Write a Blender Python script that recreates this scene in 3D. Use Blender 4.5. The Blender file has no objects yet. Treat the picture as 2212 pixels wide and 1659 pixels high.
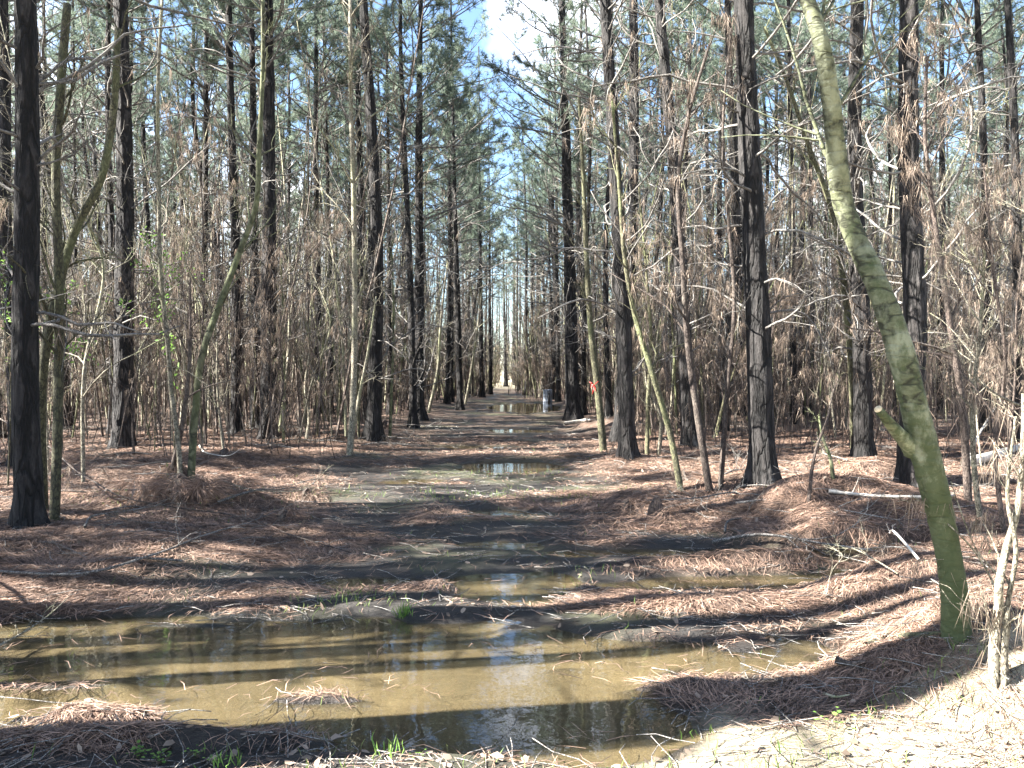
import bpy, math, random
import numpy as np
from mathutils import Vector

# ------------------------------------------------------------------ camera, sky, sun, exposure
C = bpy.context.scene
R = math.radians
CAM_H, F, HOR = 1.6, 804.0, 370.0
PITCH = math.atan((384.0 - HOR) / F)
cd = bpy.data.cameras.new('camera'); cam = bpy.data.objects.new('camera', cd); C.collection.objects.link(cam)
cam.location = (0, 0, CAM_H); cam.rotation_euler = (R(90) - PITCH, 0, 0)
cd.sensor_width = 36; cd.lens = 36 * F / 1024.0; cd.clip_end = 2000; cd.clip_start = 0.05
C.camera = cam

SUN_EL, SHADOW_AZ = R(40), R(9)          # shadows run to +X and a little away from the camera
to_sun = Vector((-math.cos(SHADOW_AZ) * math.cos(SUN_EL), -math.sin(SHADOW_AZ) * math.cos(SUN_EL), math.sin(SUN_EL)))
W = bpy.data.worlds.new('World'); C.world = W; W.use_nodes = True
nt = W.node_tree
sky = nt.nodes.new('ShaderNodeTexSky'); sky.sky_type = 'NISHITA'; sky.sun_disc = False
sky.sun_elevation = SUN_EL; sky.sun_rotation = math.atan2(to_sun.x, to_sun.y)
sky.air_density = 1.0; sky.dust_density = 0.6; sky.ozone_density = 3.5
_tc = nt.nodes.new('ShaderNodeTexCoord'); _cn = nt.nodes.new('ShaderNodeTexNoise'); _cn.inputs['Scale'].default_value = 3.2; _cn.inputs['Detail'].default_value = 6
nt.links.new(_tc.outputs['Generated'], _cn.inputs['Vector'])
_cr = nt.nodes.new('ShaderNodeMapRange'); _cr.inputs[1].default_value = .57; _cr.inputs[2].default_value = .70; _sx = nt.nodes.new('ShaderNodeSeparateXYZ'); nt.links.new(_tc.outputs['Generated'], _sx.inputs[0])
_lo = nt.nodes.new('ShaderNodeMapRange'); _lo.inputs[1].default_value = .65; _lo.inputs[2].default_value = .1; _lo.inputs[4].default_value = .055; nt.links.new(_sx.outputs[2], _lo.inputs[0])
_ad = nt.nodes.new('ShaderNodeMath'); nt.links.new(_cn.outputs[0], _ad.inputs[0]); nt.links.new(_lo.outputs[0], _ad.inputs[1]); nt.links.new(_ad.outputs[0], _cr.inputs[0])
_cm = nt.nodes.new('ShaderNodeMix'); _cm.data_type = 'RGBA'; _cm.inputs[7].default_value = (8, 8.1, 8.4, 1)      # thin broken white cloud, added for the burnt-out white of the sky
nt.links.new(_cr.outputs[0], _cm.inputs[0]); nt.links.new(sky.outputs[0], _cm.inputs[6])
nt.links.new(_cm.outputs[2], nt.nodes['Background'].inputs[0])
nt.nodes['Background'].inputs[1].default_value = 0.05
sl = bpy.data.lights.new('sun', 'SUN'); sl.energy = 5.0; sl.angle = R(0.5); sl.color = (1.0, 0.95, 0.87)
so = bpy.data.objects.new('sun', sl); C.collection.objects.link(so)
so.rotation_euler = to_sun.to_track_quat('Z', 'Y').to_euler()
C.view_settings.view_transform = 'Standard'; C.view_settings.look = 'None'
C.view_settings.exposure = 3.2; C.view_settings.gamma = 1.0
C.cycles.max_bounces = 6; C.cycles.diffuse_bounces = 2; C.cycles.glossy_bounces = 3
C.cycles.transparent_max_bounces = 8; C.cycles.transmission_bounces = 3
C.cycles.use_denoising = True
C.cycles.sample_clamp_indirect = 6.0

# ------------------------------------------------------------------ picture -> place (2212 px wide reading of the photo)
S = 1024.0 / 2212.0
def ray(px, py):
    u = (px * S - 512) / F; v = -(py * S - 384) / F
    return np.array([u, math.cos(PITCH) + v * math.sin(PITCH), -math.sin(PITCH) + v * math.cos(PITCH)])
def at(px, py, Y):
    d = ray(px, py); t = Y / d[1]
    return np.array([d[0] * t, Y, CAM_H + d[2] * t])

# ------------------------------------------------------------------ numpy mesh helpers
def hsh(i, j, s=0.0):
    a = np.sin(i * 127.1 + j * 311.7 + s * 74.7) * 43758.5453
    return a - np.floor(a)
def noise(x, y, s=0.0):
    xi = np.floor(x); yi = np.floor(y); xf = x - xi; yf = y - yi
    u = xf * xf * (3 - 2 * xf); v = yf * yf * (3 - 2 * yf)
    a = hsh(xi, yi, s); b = hsh(xi + 1, yi, s); c = hsh(xi, yi + 1, s); d = hsh(xi + 1, yi + 1, s)
    return (a + (b - a) * u) * (1 - v) + (c + (d - c) * u) * v
def norm(a):
    return a / np.maximum(np.linalg.norm(a, axis=-1, keepdims=True), 1e-9)
def sstep(a, b, x):
    t = np.clip((x - a) / (b - a), 0, 1); return t * t * (3 - 2 * t)

# ------------------------------------------------------------------ terrain
BARS = [(-2.4, 4.07, .7, .04, .062), (-3.1, 4.45, .8, .035, .05), (-1.95, 3.66, .30, .09, .11), (-1.3, 3.42, .7, .06, .075), (-.95, 3.86, .22, .06, .06), (.9, 4.02, .35, .04, .045), (-2.0, 5.0, .5, .05, .05), (.75, 4.75, .3, .05, .04), (.3, 4.3, .3, .03, .03), (1.9, 6.5, .9, .06, .08)]
BASINS = [(-2.7, 3.95, 1.5, .62, .07), (-1.7, 4.35, 3.5, .88, .09), (.25, 3.55, .75, .40, .07), (-.4, 3.75, 1.5, .45, .05),
          (.02, 5.95, .50, .55, .06), (1.75, 5.95, 1.2, .30, .07), (2.25, 6.95, 1.9, .27, .08), (2.8, 6.3, .5, .6, .05),
          (-1.1, 6.0, .45, .2, .04), (-.1, 13.2, 1.0, 1.1, .07), (-1.4, 11.5, .6, .35, .05), (-.15, 8.95, .4, .35, .05), (-.1, 7.3, .5, .22, .04),
          (.5, 34, 1.9, 5.0, .09), (.2, 21, 1.0, .8, .05), (-3.2, 9.6, 1.2, .25, .05), (-1.0, 16.5, 1.2, .5, .045)]
MOUNDS = [(2.45, 4.42, .34, .26, .07), (2.35, 4.15, .75, .55, .20), (3.0, 4.75, .9, .6, .16), (2.75, 5.6, .8, .5, .13), (2.9, 3.7, .9, .5, .16), (3.6, 3.2, .9, .5, .05),
          (-3.82, 9.15, .42, .36, .45), (-3.1, 9.1, .7, .3, .14), (1.6, 9.4, .9, .6, .16), (2.6, 9.8, .9, .6, .2), (2.9, 8.6, 1.4, .5, .16), (3.8, 8.4, 1.2, .7, .18),
          (1.45, 5.35, 1.2, .22, .06), (-3.4, 6.6, 1.6, .7, .14), (-4.2, 5.6, 1.4, .7, .12), (-2.3, 7.6, 1.2, .4, .07), (4.6, 10.6, 1.0, .6, .25), (6.0, 10.2, 1.4, .7, .16),
          (2.6, 21, 1.2, 1.6, .3), (1.9, 13.3, .7, 1.0, .15), (-1.0, 3.72, .30, .10, .05),
          (-.6, 5.15, .5, .15, .04), (1.7, 3.9, .5, .2, .03)]
def terr(x, y):
    x = np.asarray(x, float); y = np.asarray(y, float)
    cx = x + .45 + .35 * (noise(y * .09, y * 0 + 3.3) - .5)
    side = sstep(1.9, 3.6, np.abs(cx))
    z = .028 + .030 * (noise(x * .9, y * .55, 1) - .35) + .018 * (noise(x * 3.1, y * 2.6, 2) - .5) + .007 * (noise(x * 11, y * 11, 3) - .5)
    z = z + side * (.06 + .15 * (noise(x * .6, y * .6, 4) - .3) + .11 * (noise(x * 2.0, y * 2.0, 5) - .42) + .04 * (noise(x * 5.0, y * 5.0, 55) - .5))
    z = z - .012 * np.exp(-((np.abs(cx) - .9) / .3) ** 2)            # two wheel ruts
    z = z + .02 * (1 - sstep(2.4, 3.3, y + .22 * x * (x > 0)))
    for (a, b, rx, ry, h) in MOUNDS:
        d = np.sqrt(((x - a) / rx) ** 2 + ((y - b) / ry) ** 2) + .35 * (noise(x * 2.7, y * 3.3, 6 + a) - .5)
        z = z + h * (1 - sstep(0, 1.25, d))
    for (a, b, rx, ry, h) in BASINS:
        d = np.sqrt(((x - a) / rx) ** 2 + ((y - b) / ry) ** 2) + .45 * (noise(x * 2.3, y * 4.1, 9) - .5) + .12 * (noise(x * 9, y * 9, 8) - .5)
        w = 1 - sstep(.72, 1.12, d)
        z = z * (1 - .8 * w) - h * .5 * w
    for (a, b, rx, ry, h) in BARS:
        d = np.sqrt(((x - a) / rx) ** 2 + ((y - b - .10 * (noise(x * 2.2, y * 0 + 1.1, 12 + a) - .5)) / ry) ** 2) + .6 * (noise(x * 7, y * 9, 14) - .5)
        z = z + h * (1 - sstep(0.1, 1.6, d))
    far = sstep(44, 62, y) + sstep(9, 13, np.abs(x)) + sstep(1.9, 1.2, y)
    z = np.where(far > 0, np.maximum(z, .035 * np.minimum(far, 1) + z * 0 + np.minimum(z, 0) * (1 - np.minimum(far, 1))), z)
    return z
FEET = [(64, 1130), (266, 968), (580, 945), (905, 908), (1238, 906), (1356, 985), (1490, 962), (1648, 1040), (1866, 990), (1962, 1050), (755, 985), (510, 935)]
for px_, py_ in FEET:
    d_ = ray(px_, py_); t_ = -CAM_H / d_[2]; MOUNDS.append((d_[0] * t_, d_[1] * t_ - .1, .5, .5, .07))
_t = 1.5 * (60 / 1.5) ** np.linspace(0, 1, 1500)
def G(px, py, h=0.0):
    """where the line of sight of a photo pixel meets the terrain"""
    d = ray(px, py); P = np.array([0, 0, CAM_H])[None] + d[None] * _t[:, None]
    hit = np.nonzero(P[:, 2] < terr(P[:, 0], P[:, 1]) + h)[0]
    if len(hit): return P[hit[0], :2]
    t = -CAM_H / d[2]; return np.array([d[0] * t, d[1] * t])

class MB:
    def __init__(s): s.v = []; s.q = []; s.t = []; s.qm = []; s.tm = []; s.n = 0
    def add(s, v, q=None, t=None, m=0):
        v = np.asarray(v, dtype=np.float64).reshape(-1, 3)
        if q is not None:
            q = np.asarray(q).reshape(-1, 4); s.q.append(q + s.n); s.qm.append(np.full(len(q), m))
        if t is not None:
            t = np.asarray(t).reshape(-1, 3); s.t.append(t + s.n); s.tm.append(np.full(len(t), m))
        s.v.append(v); s.n += len(v)
    def tubes(s, P, Rr, m=5, mat=0, rough=None, cap=True):
        P = np.asarray(P, float); Rr = np.asarray(Rr, float)
        if P.ndim == 2: P = P[None]; Rr = Rr[None]
        n, k, _ = P.shape
        T = norm(np.gradient(P, axis=1))
        mean = norm(P[:, -1] - P[:, 0])
        ref = np.where(np.abs(mean[:, 2:3]) > 0.75, np.array([[1.0, 0.13, 0]]), np.array([[0.05, 0.02, 1.0]]))
        N = norm(np.cross(T, ref[:, None, :])); B = np.cross(T, N)
        a = np.linspace(0, 2 * np.pi, m, endpoint=False)
        rr = Rr[:, :, None] * np.ones(m)
        if rough is not None: rr = rr * rough
        V = P[:, :, None, :] + rr[..., None] * (np.cos(a)[None, None, :, None] * N[:, :, None, :] + np.sin(a)[None, None, :, None] * B[:, :, None, :])
        base = (np.arange(n) * k * m)[:, None, None]
        ii = (np.arange(k - 1) * m)[None, :, None]; jj = np.arange(m)[None, None, :]; j2 = (jj + 1) % m
        q = np.stack([base + ii + jj, base + ii + j2, base + ii + m + j2, base + ii + m + jj], -1).reshape(-1, 4)
        s.add(V.reshape(-1, 3), q=q, m=mat)
        if cap:
            off = s.n - n * k * m
            for e in range(m - 2):
                b = (np.arange(n) * k * m + (k - 1) * m)
                t = np.stack([b, b + e + 1, b + e + 2], -1) + off
                s.t.append(t); s.tm.append(np.full(len(t), mat))
    def blades(s, p, d, L, w, mat=0, bend=None, side=None, rng=None):
        """thin tapering needles or grass blades: p (n,3) foot, d (n,3) direction"""
        n = len(p); d = norm(d)
        if side is None:
            side = norm(np.cross(d, norm(rng.normal(size=(n, 3)))))
        L = np.broadcast_to(np.asarray(L, float), (n,))[:, None]; w = np.broadcast_to(np.asarray(w, float), (n,))[:, None]
        if bend is None:
            V = np.stack([p - side * w / 2, p + side * w / 2, p + d * L], 1)
            s.add(V.reshape(-1, 3), t=np.arange(3 * n).reshape(-1, 3), m=mat)
        else:
            mid = p + d * L * 0.55 + bend * 0.45; tip = p + d * L + bend * 0.0
            V = np.stack([p - side * w * .35, p + side * w * .35, mid + side * w / 2, mid - side * w / 2, tip], 1)
            b = np.arange(n) * 5
            s.add(V.reshape(-1, 3), q=np.stack([b, b + 1, b + 2, b + 3], -1), t=np.stack([b + 3, b + 2, b + 4], -1), m=mat)
    def mesh(s, name, mats, smooth=True):
        me = bpy.data.meshes.new(name)
        V = np.concatenate(s.v); Q = np.concatenate(s.q) if s.q else np.zeros((0, 4), int); T = np.concatenate(s.t) if s.t else np.zeros((0, 3), int)
        me.vertices.add(len(V)); me.vertices.foreach_set('co', V.astype(np.float32).ravel())
        me.loops.add(Q.size + T.size); me.loops.foreach_set('vertex_index', np.concatenate([Q.ravel(), T.ravel()]).astype(np.int32))
        me.polygons.add(len(Q) + len(T))
        st = np.concatenate([np.arange(len(Q)) * 4, Q.size + np.arange(len(T)) * 3]).astype(np.int32)
        me.polygons.foreach_set('loop_start', st)
        me.polygons.foreach_set('use_smooth', np.full(len(Q) + len(T), smooth))
        if not isinstance(mats, (list, tuple)): mats = [mats]
        for m_ in mats: me.materials.append(m_)
        mi = np.concatenate((s.qm or [np.zeros(0)]) + (s.tm or [np.zeros(0)])).astype(np.int32)
        me.polygons.foreach_set('material_index', mi)
        me.update(calc_edges=True)
        return me
    def obj(s, name, mats, parent=None, smooth=True):
        return link(name, s.mesh(name, mats, smooth), parent)

def link(name, data, parent=None):
    o = bpy.data.objects.new(name, data); C.collection.objects.link(o)
    if parent is not None: o.parent = parent
    return o
def tag(o, label=None, cat=None, group=None, kind=None):
    if label: o['label'] = label
    if cat: o['category'] = cat
    if group: o['group'] = group
    if kind: o['kind'] = kind
    return o
def thing(name, label, cat, loc, group=None, rz=0.0):
    o = link(name, None); o.empty_display_size = 0.2
    o.location = loc; o.rotation_euler = (0, 0, rz)
    return tag(o, label, cat, group)
def copy_thing(root, loc, rz=0.0, sc=1.0, label=None, group=None, cat=None, tilt=(0, 0)):
    r = root.copy(); C.collection.objects.link(r)
    r.location = loc; r.rotation_euler = (tilt[0], tilt[1], rz); r.scale = (sc, sc, sc)
    if label: r['label'] = label
    if group: r['group'] = group
    if cat: r['category'] = cat
    for ch in list(root.children):
        c = ch.copy(); C.collection.objects.link(c); c.parent = r
        for g in ch.children:
            d = g.copy(); C.collection.objects.link(d); d.parent = c
    return r

def spline(pts, n):
    """Catmull-Rom through pts (k,d), n samples by chord length"""
    P = np.asarray(pts, float)
    if len(P) == 2: 
        t = np.linspace(0, 1, n)[:, None]; return P[0] * (1 - t) + P[1] * t
    s_ = np.concatenate([[0], np.cumsum(np.linalg.norm(np.diff(P[:, :3], axis=0), axis=1))])
    m = np.gradient(P, s_, axis=0)
    q = np.linspace(0, s_[-1], n); i = np.clip(np.searchsorted(s_, q, side='right') - 1, 0, len(P) - 2)
    h = (s_[i + 1] - s_[i])[:, None]; t = ((q - s_[i])[:, None]) / h
    return (2 * t**3 - 3 * t**2 + 1) * P[i] + (t**3 - 2 * t**2 + t) * h * m[i] + (-2 * t**3 + 3 * t**2) * P[i + 1] + (t**3 - t**2) * h * m[i + 1]

def grow(rng, P, Rr, n, lo, hi, ang, L, k=5, curl=0.18, up=0.0, rr=0.5, rmin=0.002, taper=0.3, shrink=0.5, bias=None, dang=0.25):
    """children branching off parent curves P (m,kp,3): positions, radii of n new curves"""
    if P.ndim == 2: P = P[None]; Rr = Rr[None]
    m, kp, _ = P.shape
    idx = rng.integers(0, m, n); t = rng.uniform(lo, hi, n)
    f = t * (kp - 1); i = np.minimum(f.astype(int), kp - 2); fr = (f - i)[:, None]
    p = P[idx, i] * (1 - fr) + P[idx, i + 1] * fr
    T = norm(P[idx, i + 1] - P[idx, i]); r0 = Rr[idx, i] * (1 - fr[:, 0]) + Rr[idx, i + 1] * fr[:, 0]
    rv = rng.normal(size=(n, 3))
    if bias is not None: rv = rv + bias
    perp = norm(rv - (rv * T).sum(-1, keepdims=True) * T)
    a = (ang + rng.normal(0, dang, n))[:, None]
    d = norm(np.cos(a) * T + np.sin(a) * perp + np.array([0, 0, up]))
    Ls = L * (1 - shrink * (t - lo) / max(hi - lo, 1e-6)) * rng.uniform(0.45, 1.25, n)
    pts = [p]; bendv = rng.normal(0, curl, (n, 3))
    for j in range(k - 1):
        p = p + d * (Ls / (k - 1))[:, None]; pts.append(p)
        d = norm(d + bendv * 0.6 + rng.normal(0, curl, (n, 3)) + np.array([0, 0, up * 0.35]))
    PP = np.stack(pts, 1)
    r = np.clip(np.minimum(r0 * rr, Ls * 0.018), rmin, None)
    RR = r[:, None] * np.linspace(1, taper, k)[None, :]
    return PP, RR

def drape(mb, rng, P, n, per=6, L=(.1, .3), w=.006, mat=0, zmax=99, spread=.25):
    """dead pine needles caught on twigs, hanging down"""
    m, k, _ = P.shape
    idx = rng.integers(0, m, n); f = rng.uniform(0.1, 1, n) * (k - 1); i = np.minimum(f.astype(int), k - 2); fr = (f - i)[:, None]
    c = P[idx, i] * (1 - fr) + P[idx, i + 1] * fr
    c = c[c[:, 2] < zmax]
    c = np.repeat(c, per, 0); q = len(c)
    if q == 0: return
    d = rng.normal(0, spread, (q, 3)); d[:, 2] = -1
    mb.blades(c + rng.normal(0, .012, (q, 3)), d, rng.uniform(L[0], L[1], q), w, mat, rng=rng)

# ------------------------------------------------------------------ materials
def new_mat(name):
    m = bpy.data.materials.new(name); m.use_nodes = True
    n = m.node_tree; b = n.nodes['Principled BSDF']
    return m, n, b
def N(n, typ, **kw):
    x = n.nodes.new(typ)
    for k_, v in kw.items():
        if k_ in x.inputs: x.inputs[k_].default_value = v
        else: setattr(x, k_, v)
    return x
def ramp(n, stops):
    r_ = n.nodes.new('ShaderNodeValToRGB'); e = r_.color_ramp.elements
    while len(e) < len(stops): e.new(0.5)
    for el, (p, c) in zip(e, stops): el.position = p; el.color = (*c, 1)
    return r_
def coords(n, scale):
    t = n.nodes.new('ShaderNodeTexCoord'); m = n.nodes.new('ShaderNodeMapping'); m.inputs['Scale'].default_value = scale
    n.links.new(t.outputs['Object'], m.inputs['Vector']); return m.outputs[0]

def bark_mat(name, dark, mid, light, scale=14, stretch=.28, bump=.9, patch=(0.5, .8), rough=.9, pscale=1.6, tint=None, dist=.03):
    m, n, b = new_mat(name); L = n.links.new
    v = coords(n, (1, 1, stretch))
    vo = N(n, 'ShaderNodeTexVoronoi', Scale=scale, feature='DISTANCE_TO_EDGE'); dn_ = N(n, 'ShaderNodeTexNoise', Scale=scale * .6, Detail=4); L(v, dn_.inputs['Vector'])
    wv = N(n, 'ShaderNodeMix', data_type='VECTOR'); wv.inputs[0].default_value = .22; L(v, wv.inputs[4]); L(dn_.outputs['Color'], wv.inputs[5]); L(wv.outputs[1], vo.inputs['Vector'])
    no = N(n, 'ShaderNodeTexNoise', Scale=scale * 2.2, Detail=6, Roughness=.7); L(v, no.inputs['Vector'])
    no.inputs['Distortion'].default_value = .6
    mul = N(n, 'ShaderNodeMath', operation='MULTIPLY'); L(vo.outputs[0], mul.inputs[0]); mul.inputs[1].default_value = 6.0
    mn = N(n, 'ShaderNodeMath', operation='MINIMUM'); L(mul.outputs[0], mn.inputs[0]); mn.inputs[1].default_value = 1
    ad = N(n, 'ShaderNodeMath', operation='MULTIPLY'); L(mn.outputs[0], ad.inputs[0]); L(no.outputs[0], ad.inputs[1])
    rp = ramp(n, [(.05, dark), (.4, mid), (.75, light)]); L(ad.outputs[0], rp.inputs[0])
    # lichen or moss patches
    pv = coords(n, (1, 1, .6)); pn = N(n, 'ShaderNodeTexNoise', Scale=pscale, Detail=5, Roughness=.65); L(pv, pn.inputs['Vector'])
    mr = N(n, 'ShaderNodeMapRange'); mr.inputs[1].default_value = patch[0]; mr.inputs[2].default_value = patch[1]; mr.inputs[4].default_value = .8
    L(pn.outputs[0], mr.inputs[0])
    mx = N(n, 'ShaderNodeMix', data_type='RGBA'); L(mr.outputs[0], mx.inputs[0]); L(rp.outputs[0], mx.inputs[6])
    mx.inputs[7].default_value = (*(tint or light), 1)
    oi = n.nodes.new('ShaderNodeObjectInfo')
    vr = N(n, 'ShaderNodeMapRange'); vr.inputs[3].default_value = .75; vr.inputs[4].default_value = 1.25; L(oi.outputs['Random'], vr.inputs[0])
    hs = N(n, 'ShaderNodeHueSaturation'); L(mx.outputs[2], hs.inputs['Color']); L(vr.outputs[0], hs.inputs['Value'])
    L(hs.outputs[0], b.inputs['Base Color']); b.inputs['Roughness'].default_value = rough
    bp = N(n, 'ShaderNodeBump', Strength=bump, Distance=dist); L(ad.outputs[0], bp.inputs['Height']); L(bp.outputs[0], b.inputs['Normal'])
    return m

def leaf_mat(name, a, b_, trans=.35, rough=.7, ovar=.25):
    """needles and leaves: colour varies from blade to blade and tree to tree"""
    m, n, b = new_mat(name); L = n.links.new
    g = n.nodes.new('ShaderNodeNewGeometry')
    rp = ramp(n, [(0, a), (1, b_)]); L(g.outputs['Random Per Island'], rp.inputs[0])
    oi = n.nodes.new('ShaderNodeObjectInfo')
    vr = N(n, 'ShaderNodeMapRange'); vr.inputs[3].default_value = 1 - ovar; vr.inputs[4].default_value = 1 + ovar; L(oi.outputs['Random'], vr.inputs[0])
    hs = N(n, 'ShaderNodeHueSaturation'); L(rp.outputs[0], hs.inputs['Color']); L(vr.outputs[0], hs.inputs['Value'])
    L(hs.outputs[0], b.inputs['Base Color']); b.inputs['Roughness'].default_value = rough
    tr = n.nodes.new('ShaderNodeBsdfTranslucent'); L(hs.outputs[0], tr.inputs[0])
    mx = n.nodes.new('ShaderNodeMixShader'); mx.inputs[0].default_value = trans
    L(b.outputs[0], mx.inputs[1]); L(tr.outputs[0], mx.inputs[2]); L(mx.outputs[0], n.nodes['Material Output'].inputs[0])
    return m

def plain_mat(name, col, rough=.8, nscale=30, var=.3, bump=.2):
    m, n, b = new_mat(name); L = n.links.new
    v = coords(n, (1, 1, 1)); no = N(n, 'ShaderNodeTexNoise', Scale=nscale, Detail=5); L(v, no.inputs['Vector'])
    rp = ramp(n, [(.3, tuple(c * (1 - var) for c in col)), (.7, tuple(min(1, c * (1 + var)) for c in col))]); L(no.outputs[0], rp.inputs[0])
    L(rp.outputs[0], b.inputs['Base Color']); b.inputs['Roughness'].default_value = rough
    bp = N(n, 'ShaderNodeBump', Strength=bump, Distance=.01); L(no.outputs[0], bp.inputs['Height']); L(bp.outputs[0], b.inputs['Normal'])
    return m

M = {}
M['pine'] = bark_mat('pine_bark', (.003, .0027, .0027), (.014, .0122, .0118), (.075, .068, .066), scale=11, stretch=.22, bump=1.0, tint=(.17, .165, .16), patch=(.60, .78), dist=.05)
M['limb'] = bark_mat('dead_limb_bark', (.035, .03, .027), (.15, .14, .128), (.36, .34, .31), scale=30, stretch=1, bump=.4, tint=(.40, .39, .36))
M['green'] = bark_mat('mossy_smooth_bark', (.03, .03, .018), (.10, .10, .06), (.25, .25, .16), scale=9, stretch=.8, bump=.35, tint=(.16, .19, .085), patch=(.4, .7), pscale=5, dist=.01)
M['moss'] = bark_mat('patchy_lichen_bark', (.026, .028, .014), (.095, .105, .055), (.20, .21, .12), scale=9, stretch=2.2, bump=.6, tint=(.31, .33, .22), patch=(.48, .64), pscale=6, dist=.012)
_m = M['moss'].node_tree; _b = _m.nodes['Principled BSDF']; _src = _b.inputs['Base Color'].links[0].from_socket     # dark green moss coat on the lower bole
_v = coords(_m, (1, 1, .7)); _n = N(_m, 'ShaderNodeTexNoise', Scale=11, Detail=6, Roughness=.7); _m.links.new(_v, _n.inputs['Vector'])
_tc2 = _m.nodes.new('ShaderNodeTexCoord'); _sp = _m.nodes.new('ShaderNodeSeparateXYZ'); _m.links.new(_tc2.outputs['Object'], _sp.inputs[0])
_ma = N(_m, 'ShaderNodeMath', operation='MULTIPLY_ADD'); _m.links.new(_sp.outputs[2], _ma.inputs[0]); _ma.inputs[1].default_value = -.16; _m.links.new(_n.outputs[0], _ma.inputs[2])
_mr = N(_m, 'ShaderNodeMapRange'); _mr.inputs[1].default_value = .22; _mr.inputs[2].default_value = .38; _mr.inputs[4].default_value = .85; _m.links.new(_ma.outputs[0], _mr.inputs[0])
_mx = N(_m, 'ShaderNodeMix', data_type='RGBA'); _m.links.new(_mr.outputs[0], _mx.inputs[0]); _m.links.new(_src, _mx.inputs[6]); _mx.inputs[7].default_value = (.05, .068, .024, 1)
_m.links.new(_mx.outputs[2], _b.inputs['Base Color'])
M['olive'] = bark_mat('olive_sapling_bark', (.03, .028, .018), (.08, .075, .04), (.15, .145, .085), scale=20, stretch=.5, bump=.4, tint=(.18, .22, .09))
M['pale'] = bark_mat('pale_sapling_bark', (.06, .052, .038), (.22, .20, .15), (.42, .39, .30), scale=25, stretch=.5, bump=.3, tint=(.34, .38, .18))
M['brown'] = bark_mat('brown_sapling_bark', (.025, .018, .015), (.075, .056, .046), (.15, .12, .10), scale=22, stretch=.5, bump=.4, tint=(.2, .18, .15))
M['needle'] = leaf_mat('pine_needles', (.08, .115, .085), (.23, .28, .215), trans=.5)
M['dead'] = leaf_mat('dead_pine_needles', (.08, .06, .045), (.37, .29, .225), trans=.35)
M['litter'] = leaf_mat('pine_straw', (.025, .015, .012), (.42, .275, .20), trans=.12, ovar=.05)
_m = M['litter'].node_tree; _h = [x_ for x_ in _m.nodes if x_.bl_idname == 'ShaderNodeHueSaturation'][0]; _src = _h.inputs['Color'].links[0].from_socket     # older matted grey-brown straw in patches
_v = coords(_m, (1, 1.6, 1)); _n = N(_m, 'ShaderNodeTexNoise', Scale=1.7, Detail=5, Roughness=.65); _m.links.new(_v, _n.inputs['Vector'])
_mr = N(_m, 'ShaderNodeMapRange'); _mr.inputs[1].default_value = .45; _mr.inputs[2].default_value = .62; _mr.inputs[4].default_value = .8; _m.links.new(_n.outputs[0], _mr.inputs[0])
_mx = N(_m, 'ShaderNodeMix', data_type='RGBA', blend_type='MULTIPLY'); _m.links.new(_mr.outputs[0], _mx.inputs[0]); _m.links.new(_src, _mx.inputs[6]); _mx.inputs[7].default_value = (.5, .52, .54, 1); _m.links.new(_mx.outputs[2], _h.inputs['Color'])
M['grass'] = leaf_mat('grass_blades', (.07, .14, .025), (.22, .28, .09), trans=.4)
M['leaf'] = leaf_mat('fresh_leaves', (.10, .22, .035), (.22, .36, .08), trans=.45)
M['cut'] = plain_mat('fresh_cut_wood', (.62, .50, .32), nscale=60)
M['ribbon'] = plain_mat('red_plastic_tape', (.75, .06, .05), rough=.4, nscale=20, var=.15)
M['white_wood'] = plain_mat('weathered_wood', (.5, .46, .40), nscale=25, var=.35, bump=.4)

def straw(x, y):
    """how much of the ground is covered with needles (0 bare mud .. 1 straw)"""
    cx = x + .45
    s = sstep(1.7, 3.3, np.abs(cx) + 1.6 * (noise(x * .8, y * .8, 21) - .5))
    s = np.maximum(s, sstep(.62, .85, noise(x * 1.1, y * 2.6, 22)) * .45)
    for a, b, rx, ry in ((1.3, 5.35, 1.15, .2), (-2.0, 3.66, .4, .13), (-1.2, 3.5, .6, .09), (-3.2, 7.2, 1.9, .9), (.9, 9.2, 1.0, .35), (2.2, 8.0, 1.2, .4), (1.2, 10.2, 1.0, .3)):
        s = np.maximum(s, 1 - sstep(.7, 1.25, np.sqrt(((x - a) / rx) ** 2 + ((y - b) / ry) ** 2) + .5 * (noise(x * 3, y * 5, 24) - .5)))
    s = np.maximum(s, .75 * sstep(11, 17, y) * sstep(.3, .55, noise(x * .7, y * 1.6, 28)))
    z_ = terr(x, y); s = np.maximum(s, sstep(.09, .16, z_))
    return s * sstep(.0, .022, z_)

def ground_axis(lo, hi, c, n, fine):
    t = np.linspace(-1, 1, n); k_ = 7.0
    a = np.sinh(t * k_); a = a / a[-1]
    return a
def axis(c, lo, hi, n, w):
    # spacing grows with the distance from c
    ta = np.arcsinh((lo - c) / w); tb = np.arcsinh((hi - c) / w)
    return c + w * np.sinh(np.linspace(ta, tb, n))
xs = axis(0, -320, 320, 560, 3.0); ys = axis(4.2, -60, 520, 680, 2.2)
XX, YY = np.meshgrid(xs, ys); ZZ = terr(XX, YY)
mb = MB(); nx, ny = len(xs), len(ys)
ii, jj = np.meshgrid(np.arange(nx - 1), np.arange(ny - 1)); b0 = (jj * nx + ii).ravel()
mb.add(np.stack([XX, YY, ZZ], -1).reshape(-1, 3), q=np.stack([b0, b0 + 1, b0 + nx + 1, b0 + nx], -1))

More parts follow.
